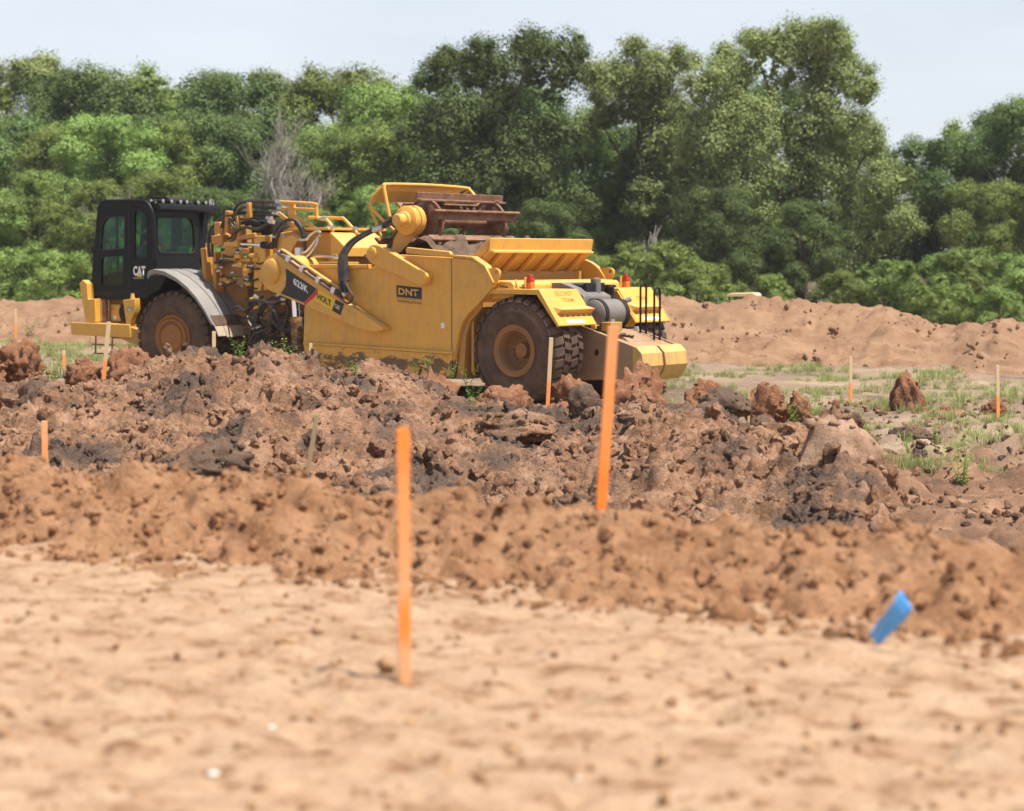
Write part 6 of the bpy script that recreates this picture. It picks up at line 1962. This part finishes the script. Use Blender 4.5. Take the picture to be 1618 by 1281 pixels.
def tree(key, px, top, D, label, width=1.0, name='tree', cat='tree', rz=None, group='trees of the wood edge'):
    pts_, tm_, H, mt_, sd_ = TREES[key]
    p_ = at(px, 500, D)
    h = EYE + (412.0 - top) / 2900.0 * D - FIELD
    s = h / H
    o = empty(name, (p_.x, D, FIELD), random.uniform(0, 6.28) if rz is None else rz)
    o.scale = (s * width, s * width, s)
    crown_object(o, key, *pts_, mt_, sd_)
    t_ = bpy.data.objects.new('trunk', tm_)
    COL.objects.link(t_)
    t_.parent = o
    tag(o, label, cat, group)
    return o

# custom crowns, clumps given as bearings so the outlines keep their characteristic lobes
def custom_tree(name, D, clumps, mat, label, seed, tx, spread=2.6, back=0.6):
    r = np.random.RandomState(seed)
    base = at(tx, 500, D)
    base.z = FIELD
    big = []
    for (px, py, rp) in clumps:
        rad = rp / 2900.0 * D
        for rep in range(2):
            if rep and r.rand() > back:
                continue
            dy = r.uniform(-spread, spread * 0.2) if rep == 0 else r.uniform(0.3 * spread, 1.3 * spread)
            q = at(px, py, D + dy)
            big.append((q.x - base.x, dy, q.z - base.z, rad * (1.0 if rep == 0 else 0.92)))
    o = empty(name, base)
    crown_object(o, 'custom_%d' % seed, *crown_points(big, seed + 1, 1.3), mat, seed + 2)
    H = max(b_[2] for b_ in big)
    t_ = link('trunk', trunk_mesh(name + '_trunk', H, 0.34, big[::3], seed + 3), None, o)
    tag(o, label, 'tree', 'trees of the wood edge')
    return o
custom_tree('tree', 88.0, [(1290, 88, 58), (1212, 98, 52), (1338, 118, 42), (1150, 118, 42), (1112, 140, 42), (1252, 62, 34), (1312, 54, 30), (1362, 146, 24), (1190, 72, 28),
                           (1270, 205, 74), (1180, 215, 68), (1335, 205, 48), (1374, 228, 26), (1392, 300, 42), (1424, 352, 34), (1385, 365, 50), (1295, 300, 80), (1180, 320, 70), (1118, 230, 52),
                           (1105, 335, 48), (1250, 395, 68), (1335, 425, 56), (1165, 425, 50), (1110, 430, 40)], 'leaf_olive',
            'tallest tree, a broad drooping olive green one standing right of the machine', 901, 1265, 2.6)
custom_tree('tree', 87.0, [(842, 74, 32), (892, 78, 34), (802, 108, 48), (742, 108, 42), (692, 130, 36), (872, 132, 48), (722, 190, 56), (800, 200, 68), (880, 212, 48), (672, 212, 42),
                           (692, 282, 52), (770, 292, 68), (850, 292, 58), (902, 332, 42), (722, 372, 58), (822, 382, 58), (880, 402, 42), (655, 332, 40), (760, 72, 18), (705, 92, 16)], 'leaf_dark',
            'dark green ragged topped tree rising behind the elevator guard', 902, 790, 2.4)
custom_tree('tree', 91.0, [(1002, 92, 34), (962, 132, 42), (1042, 122, 42), (1010, 165, 52), (1062, 182, 42), (946, 185, 34), (1050, 252, 44), (1032, 322, 40), (1075, 100, 26), (930, 110, 22), (1070, 390, 42), (1020, 400, 36)], 'leaf_olive',
            'rounded olive tree between the dark ragged tree and the tallest tree', 903, 1020, 2.0)

left_back = [(-60, 125, 'elm_a'), (32, 99, 'olive_a'), (132, 118, 'oak_a'), (212, 120, 'elm_b'), (290, 140, 'elm_a'), (362, 122, 'oak_a'), (452, 120, 'elm_b'), (538, 122, 'elm_a'), (596, 142, 'soft_a'), (640, 150, 'elm_b')]
words = ['first', 'second', 'third', 'fourth', 'fifth', 'sixth', 'seventh', 'eighth', 'ninth', 'tenth']
for i, (px, top, k) in enumerate(left_back):
    tree(k, px, top, 101 + 3 * math.sin(i * 2.1), 'tree crown on the skyline of the left wood, %s from the left' % words[i], 1.2)
left_mid = [(-10, 190, 'oak_a'), (92, 205, 'elm_a'), (178, 190, 'soft_a'), (262, 200, 'elm_b'), (338, 185, 'oak_a'), (512, 215, 'soft_a'), (585, 205, 'elm_a'), (648, 225, 'soft_a')]
for i, (px, top, k) in enumerate(left_mid):
    tree(k, px, top, 91 + 2.5 * math.sin(i * 1.7 + 1), 'tree in the middle row of the left wood, %s from the left' % words[i], 1.15)
left_front = [(-30, 300, 'soft_a'), (60, 275, 'soft_a'), (150, 290, 'elm_b'), (250, 275, 'elm_a'), (335, 300, 'oak_a'), (560, 320, 'elm_b'), (620, 300, 'soft_a'), (480, 330, 'elm_a')]
for i, (px, top, k) in enumerate(left_front):
    tree(k, px, top, 82 + 2 * math.sin(i * 2.6), 'low tree in the front row of the left wood, %s along it' % words[i], 1.3)
mid = [(958, 205, 101, 'soft_a', 'light green tree in the gap left of the tallest tree'), (905, 170, 98, 'elm_b', 'green tree in the shade behind the dark ragged tree'), (1000, 290, 95, 'soft_a', 'bright young tree low in the gap beside the tallest tree'),
       (1075, 165, 97, 'oak_a', 'dark tree hidden behind the tallest tree on its left'), (1325, 190, 97, 'oak_a', 'dark tree hidden behind the tallest tree on its right'), (1405, 262, 99, 'soft_a', 'green tree showing at the right shoulder of the tallest tree'),
       (720, 160, 98, 'oak_a', 'dark tree behind the left half of the dark ragged tree'), (1200, 140, 98, 'oak_a', 'dark tree straight behind the tallest tree'), (815, 140, 99, 'oak_a', 'dark tree straight behind the dark ragged tree'),
       (1140, 300, 82, 'oak_a', 'dark low tree in the deep shade at the left foot of the tallest tree'), (1270, 320, 82, 'oak_a', 'dark low tree in the deep shade at the right foot of the tallest tree'),
       (860, 320, 81, 'oak_a', 'dark low tree at the right foot of the dark ragged tree'), (730, 330, 81, 'oak_a', 'dark low tree at the left foot of the dark ragged tree'), (1020, 200, 97, 'oak_a', 'dark tree straight behind the rounded olive tree')]
for px, top, D, k, lb in mid:
    tree(k, px, top, D, lb, 1.2)
right = [(1478, 222, 92, 'oak_a', 'dark tree at the left end of the right hand wood'), (1535, 200, 94, 'elm_b', 'pointed green tree second in the right hand wood'), (1600, 168, 90, 'oak_a', 'tall dark tree at the right edge of the picture'),
         (1680, 150, 92, 'elm_a', 'tall tree just past the right edge of the picture'), (1560, 290, 85, 'elm_a', 'lower green tree in front of the right hand wood'), (1640, 300, 84, 'elm_b', 'lower green tree cut by the right edge')]
for px, top, D, k, lb in right:
    tree(k, px, top, D, lb, 1.15)
shr = [(25, 395, 74, 'shrub_a', 'pale green shrub at the left edge behind the embankment'), (95, 400, 73, 'shrub_b', 'green shrub left of the black cab'), (-45, 410, 73, 'shrub_b', 'green shrub cut by the left edge'), (150, 425, 74, 'shrub_a', 'green shrub right behind the black cab'),
       (250, 400, 75, 'shrub_b', 'green shrub seen behind the cab windows'), (330, 395, 75, 'shrub_a', 'green shrub behind the hitch hoses'), (410, 400, 76, 'shrub_b', 'green shrub below the leafless tree'), (560, 390, 75, 'shrub_b', 'green shrub behind the gooseneck'),
       (950, 405, 76, 'shrub_b', 'green shrub behind the right tail lamp'), (1030, 385, 76, 'shrub_b', 'green shrub beside the grey bare trunk'), (1100, 415, 76, 'shrub_b', 'shaded shrub left of the hidden machine'), (1395, 415, 76, 'shrub_a', 'bright green shrub under the right side of the tallest tree'),
       (1470, 405, 74, 'shrub_a', 'bright green shrub on the embankment right of the tallest tree'), (1540, 395, 73, 'shrub_a', 'largest bright green shrub at lower right'), (1610, 405, 73, 'shrub_a', 'bright green shrub at the right edge'), (1340, 430, 77, 'shrub_b', 'dark shrub in the shade of the tallest tree'),
       (1210, 435, 78, 'shrub_b', 'dark shrub behind the hidden machine'), (1690, 410, 73, 'shrub_b', 'green shrub past the right edge'), (1505, 450, 66, 'shrub_b', 'low green shrub at the dip of the embankment'), (1580, 455, 65, 'shrub_a', 'low bright shrub at the embankment by the right edge')]
for px, top, D, k, lb in shr:
    tree(k, px, top, D, lb, 1.15, 'shrub', 'shrub', group='shrubs along the wood edge')

# leafless grey tree
def bare(name, px, top, D, label, seed, spread=0.55, depth=5, r0=0.16):
    rnd_ = random.Random(seed)
    p_ = at(px, 500, D)
    H = EYE + (412.0 - top) / 2900.0 * D - FIELD
    o = empty(name, (p_.x, D, FIELD))
    tm_, tw = MB(), MB()
    def grow_(p0, d, L_, r_, lev):
        p1 = p0 + d * L_ * 0.5 + Vector((rnd_.uniform(-1, 1), rnd_.uniform(-1, 1), rnd_.uniform(-0.3, 0.6))) * L_ * 0.10
        p2 = p0 + d * L_
        (tm_ if lev < 2 else tw).tube([p0, p1, p2], r_, 6 if lev < 3 else 4, 2, [r_, r_ * 0.8, r_ * 0.55])
        if lev >= depth:
            return
        for i in range(3 if lev else 4):
            nd_ = (d + Vector((rnd_.uniform(-1, 1), rnd_.uniform(-1, 1), rnd_.uniform(-0.25, 0.75))) * spread).normalized()
            grow_(p0.lerp(p2, rnd_.uniform(0.5, 1.0)), nd_, L_ * rnd_.uniform(0.6, 0.82), r_ * 0.6, lev + 1)
    grow_(Vector((0, 0, -0.2)), Vector((0.04, 0, 1)).normalized(), H * 0.36, r0, 0)
    for mb, nm in ((tm_, 'trunk'), (tw, 'branches')):
        me = bpy.data.meshes.new(nm)
        me.from_pydata(mb.v, [], mb.f)
        me.materials.append(MATS['bark_grey'])
        link(nm, me, None, o)
    tag(o, label, 'tree', 'trees of the wood edge')
bare('bare_tree', 432, 148, 86, 'leafless grey tree standing before the left wood', 5, 0.5, 5, 0.15)
bare('bare_tree', 480, 225, 82, 'smaller leafless grey tree above the hitch hoses', 6, 0.6)
bare('bare_tree', 160, 270, 79, 'bare twiggy tree behind the cab roof on the left', 8, 0.5, 4, 0.10)
bare('bare_tree', 1003, 330, 78, 'thin grey bare trunk under the rounded olive tree', 9, 0.5, 3, 0.12)

# ---------------------------------------------------------------- weeds and grass
def weed_mesh(name, seed, h=0.5, n=7):
    rnd_ = random.Random(seed)
    V_, F_ = [], []
    T_ = []
    def leaf(p, d, L_, w):
        d = d.normalized()
        s_ = d.cross(Vector((0, 0, 1)))
        s_ = s_.normalized() if s_.length > 1e-3 else Vector((1, 0, 0))
        i = len(V_)
        V_.extend([p, p + d * L_ * 0.5 + s_ * w, p + d * L_ + Vector((0, 0, -0.15 * L_)), p + d * L_ * 0.5 - s_ * w])
        F_.append((i, i + 1, i + 2, i + 3))
        T_.extend([rnd_.random()] * 4)
    for k in range(n):
        a = rnd_.uniform(0, 6.28)
        lean = rnd_.uniform(0.1, 0.55)
        hh = h * rnd_.uniform(0.55, 1.0)
        d = Vector((math.cos(a) * lean, math.sin(a) * lean, 1)).normalized()
        b0 = Vector((rnd_.uniform(-0.05, 0.05), rnd_.uniform(-0.05, 0.05), -0.02))
        i = len(V_)
        sd = d.orthogonal().normalized() * 0.004
        V_.extend([b0 - sd, b0 + sd, b0 + d * hh + sd * 0.4, b0 + d * hh - sd * 0.4])
        F_.append((i, i + 1, i + 2, i + 3))
        T_.extend([0.3] * 4)
        m_ = int(hh / 0.035)
        for q in range(m_):
            f = (q + 1) / m_
            aa = q * 2.4 + a
            leaf(b0 + d * hh * f, Vector((math.cos(aa), math.sin(aa), 0.55)), 0.10 * (1.15 - 0.6 * f) * h / 0.5, 0.014 * h / 0.5)
    me = np_mesh(name, [tuple(v) for v in V_], F_)
    at_ = me.attributes.new('tint', 'FLOAT', 'POINT')
    at_.data.foreach_set('value', np.array(T_, np.float32))
    me.materials.append(MATS['weed'])
    return me

def tuft_mesh(name, seed, h=0.35, n=40, spread=0.12):
    r = np.random.RandomState(seed)
    V_, F_, T_ = [], [], []
    for k in range(n):
        a = r.rand() * 6.28
        q = np.array([r.randn() * spread * 0.5, r.randn() * spread * 0.5, -0.01])
        d = np.array([math.cos(a), math.sin(a), 0])
        L_ = h * (0.5 + 0.6 * r.rand())
        ln = 0.25 + 0.6 * r.rand()
        sd = np.array([-d[1], d[0], 0]) * 0.006
        p1 = q + d * L_ * ln * 0.25 + np.array([0, 0, L_ * 0.55])
        p2 = q + d * L_ * ln * 0.8 + np.array([0, 0, L_ * (1 - 0.35 * ln)])
        i = len(V_)
        V_ += [q - sd, q + sd, p1 + sd * 0.8, p1 - sd * 0.8, p2 + sd * 0.15, p2 - sd * 0.15]
        F_ += [(i, i + 1, i + 2, i + 3), (i + 3, i + 2, i + 4, i + 5)]
        T_ += [r.rand()] * 6
    me = np_mesh(name, V_, F_)
    at_ = me.attributes.new('tint', 'FLOAT', 'POINT')
    at_.data.foreach_set('value', np.array(T_, np.float32))
    me.materials.append(MATS['grass_blade'])
    return me
WE = [weed_mesh('weed_%d' % i, 500 + i) for i in range(3)]
def weed(i, px, py, D, s, label):
    o = link('weed', WE[i])
    q = at(px, py, D)
    q.z = max(q.z, heap_at(q.x, q.y)) - 0.01
    o.location = q
    s *= 1.35
    o.scale = (s, s, s)
    o.rotation_euler = (0, 0, px * 0.7)
    tag(o, label, 'weed', 'weeds growing on the heap')
weed(0, 455, 582, 24.9, 0.78, 'tall green weed on the heap below the hitch')
weed(1, 428, 585, 25.2, 0.50, 'low green weed just left of the tall weed')
weed(2, 376, 568, 25.5, 0.60, 'thin green weed behind the mud flap')
weed(1, 480, 588, 25.0, 0.42, 'small weed at the foot of the bowl stake')
weed(2, 656, 590, 25.6, 0.42, 'little weed left on the red mound under the bowl')
weed(0, 676, 588, 25.5, 0.50, 'little weed on top of the red mound under the bowl')
weed(1, 712, 596, 26.0, 0.42, 'small weed in front of the rear tyre')
weed(2, 738, 608, 25.6, 0.50, 'green weed at the left foot of the rear tyre')
weed(0, 560, 604, 24.4, 0.40, 'thin weed in the middle of the heap crest')
weed(1, 1255, 668, 25.5, 0.60, 'leafy weed by the small upright red clod')
weed(0, 1285, 662, 26.0, 0.50, 'second weed right of the small upright red clod')
weed(2, 1355, 672, 27.0, 0.50, 'weed behind the right end of the heap')
weed(0, 1520, 775, 20.5, 0.80, 'spreading weed on the flat ground at the lower right')
weed(1, 47, 532, 35.0, 0.75, 'round weed in the grass at the left')
weed(2, 748, 640, 24.4, 0.55, 'pale weed on the heap under the rear tyre')
weed(1, 1008, 632, 25.0, 0.35, 'tiny weed at the foot of the large red mound')
weed(2, 80, 608, 27.0, 0.70, 'tall grassy weed at the left before the heap')
weed(0, 1480, 700, 24.0, 0.55, 'grassy weed on bare ground below the cone shaped clod')
weed(1, 1435, 715, 23.0, 0.35, 'tiny weed right of the cracked pale face')

GT = [tuft_mesh('grass_tuft_%d' % i, 600 + i, 0.30, 26, 0.14) for i in range(4)]
def lawn(name, n, xs, ys, smin, smax, label, seed, thr=-0.05, freq=0.5):
    r = np.random.RandomState(seed)
    y = ys[0] + (ys[1] - ys[0]) * r.rand(n)
    b_ = xs[0] + (xs[1] - xs[0]) * r.rand(n)
    x = b_ * y
    m_ = fbm(x * freq, y * freq, 3, seed) > thr
    ok = m_ & ((y > np.interp(b_, _cb, _cd) + 1.2) | (b_ > 0.225)) & (y < np.interp(b_, _eb, _ed) - 6.5)
    x, y = x[ok], y[ok]
    z = ground_h(x[None], y[None])[0]
    k = len(x)
    s = smin + (smax - smin) * r.rand(k)
    scatter(name, GT, np.stack([x, y, z], -1), np.stack([np.zeros(k), np.zeros(k), r.rand(k) * 6.28], -1), np.stack([s, s, s * (0.6 + 0.6 * r.rand(k))], -1), r.randint(0, 4, k), label, 'grass')
lawn('field_grass', 5200, (0.05, 0.36), (21, 46), 0.25, 0.75, 'patchy yellow green grass on the field right of the machine', 11, 0.05)
lawn('left_grass', 3600, (-0.36, -0.14), (27.0, 58), 0.3, 0.95, 'patchy grass on the field at the left by the front bumper', 12, -0.05)

# ---------------------------------------------------------------- thin summer haze between the machine and the wood
hm, t, b = new_mat('haze')
t.nodes.remove(b)
pv = nd(t, 'ShaderNodeVolumePrincipled')
pv.inputs['Color'].default_value = (0.93, 0.96, 1.0, 1)
pv.inputs['Density'].default_value = 0.0003
pv.inputs['Anisotropy'].default_value = 0.2
t.links.new(pv.outputs[0], t.nodes['Material Output'].inputs['Volume'])
hz = MB().box(-2600, 2600, -2600, 2600, -2.1, 16.5).build('haze', hm, None, 0, None)
tag(hz, kind='stuff')
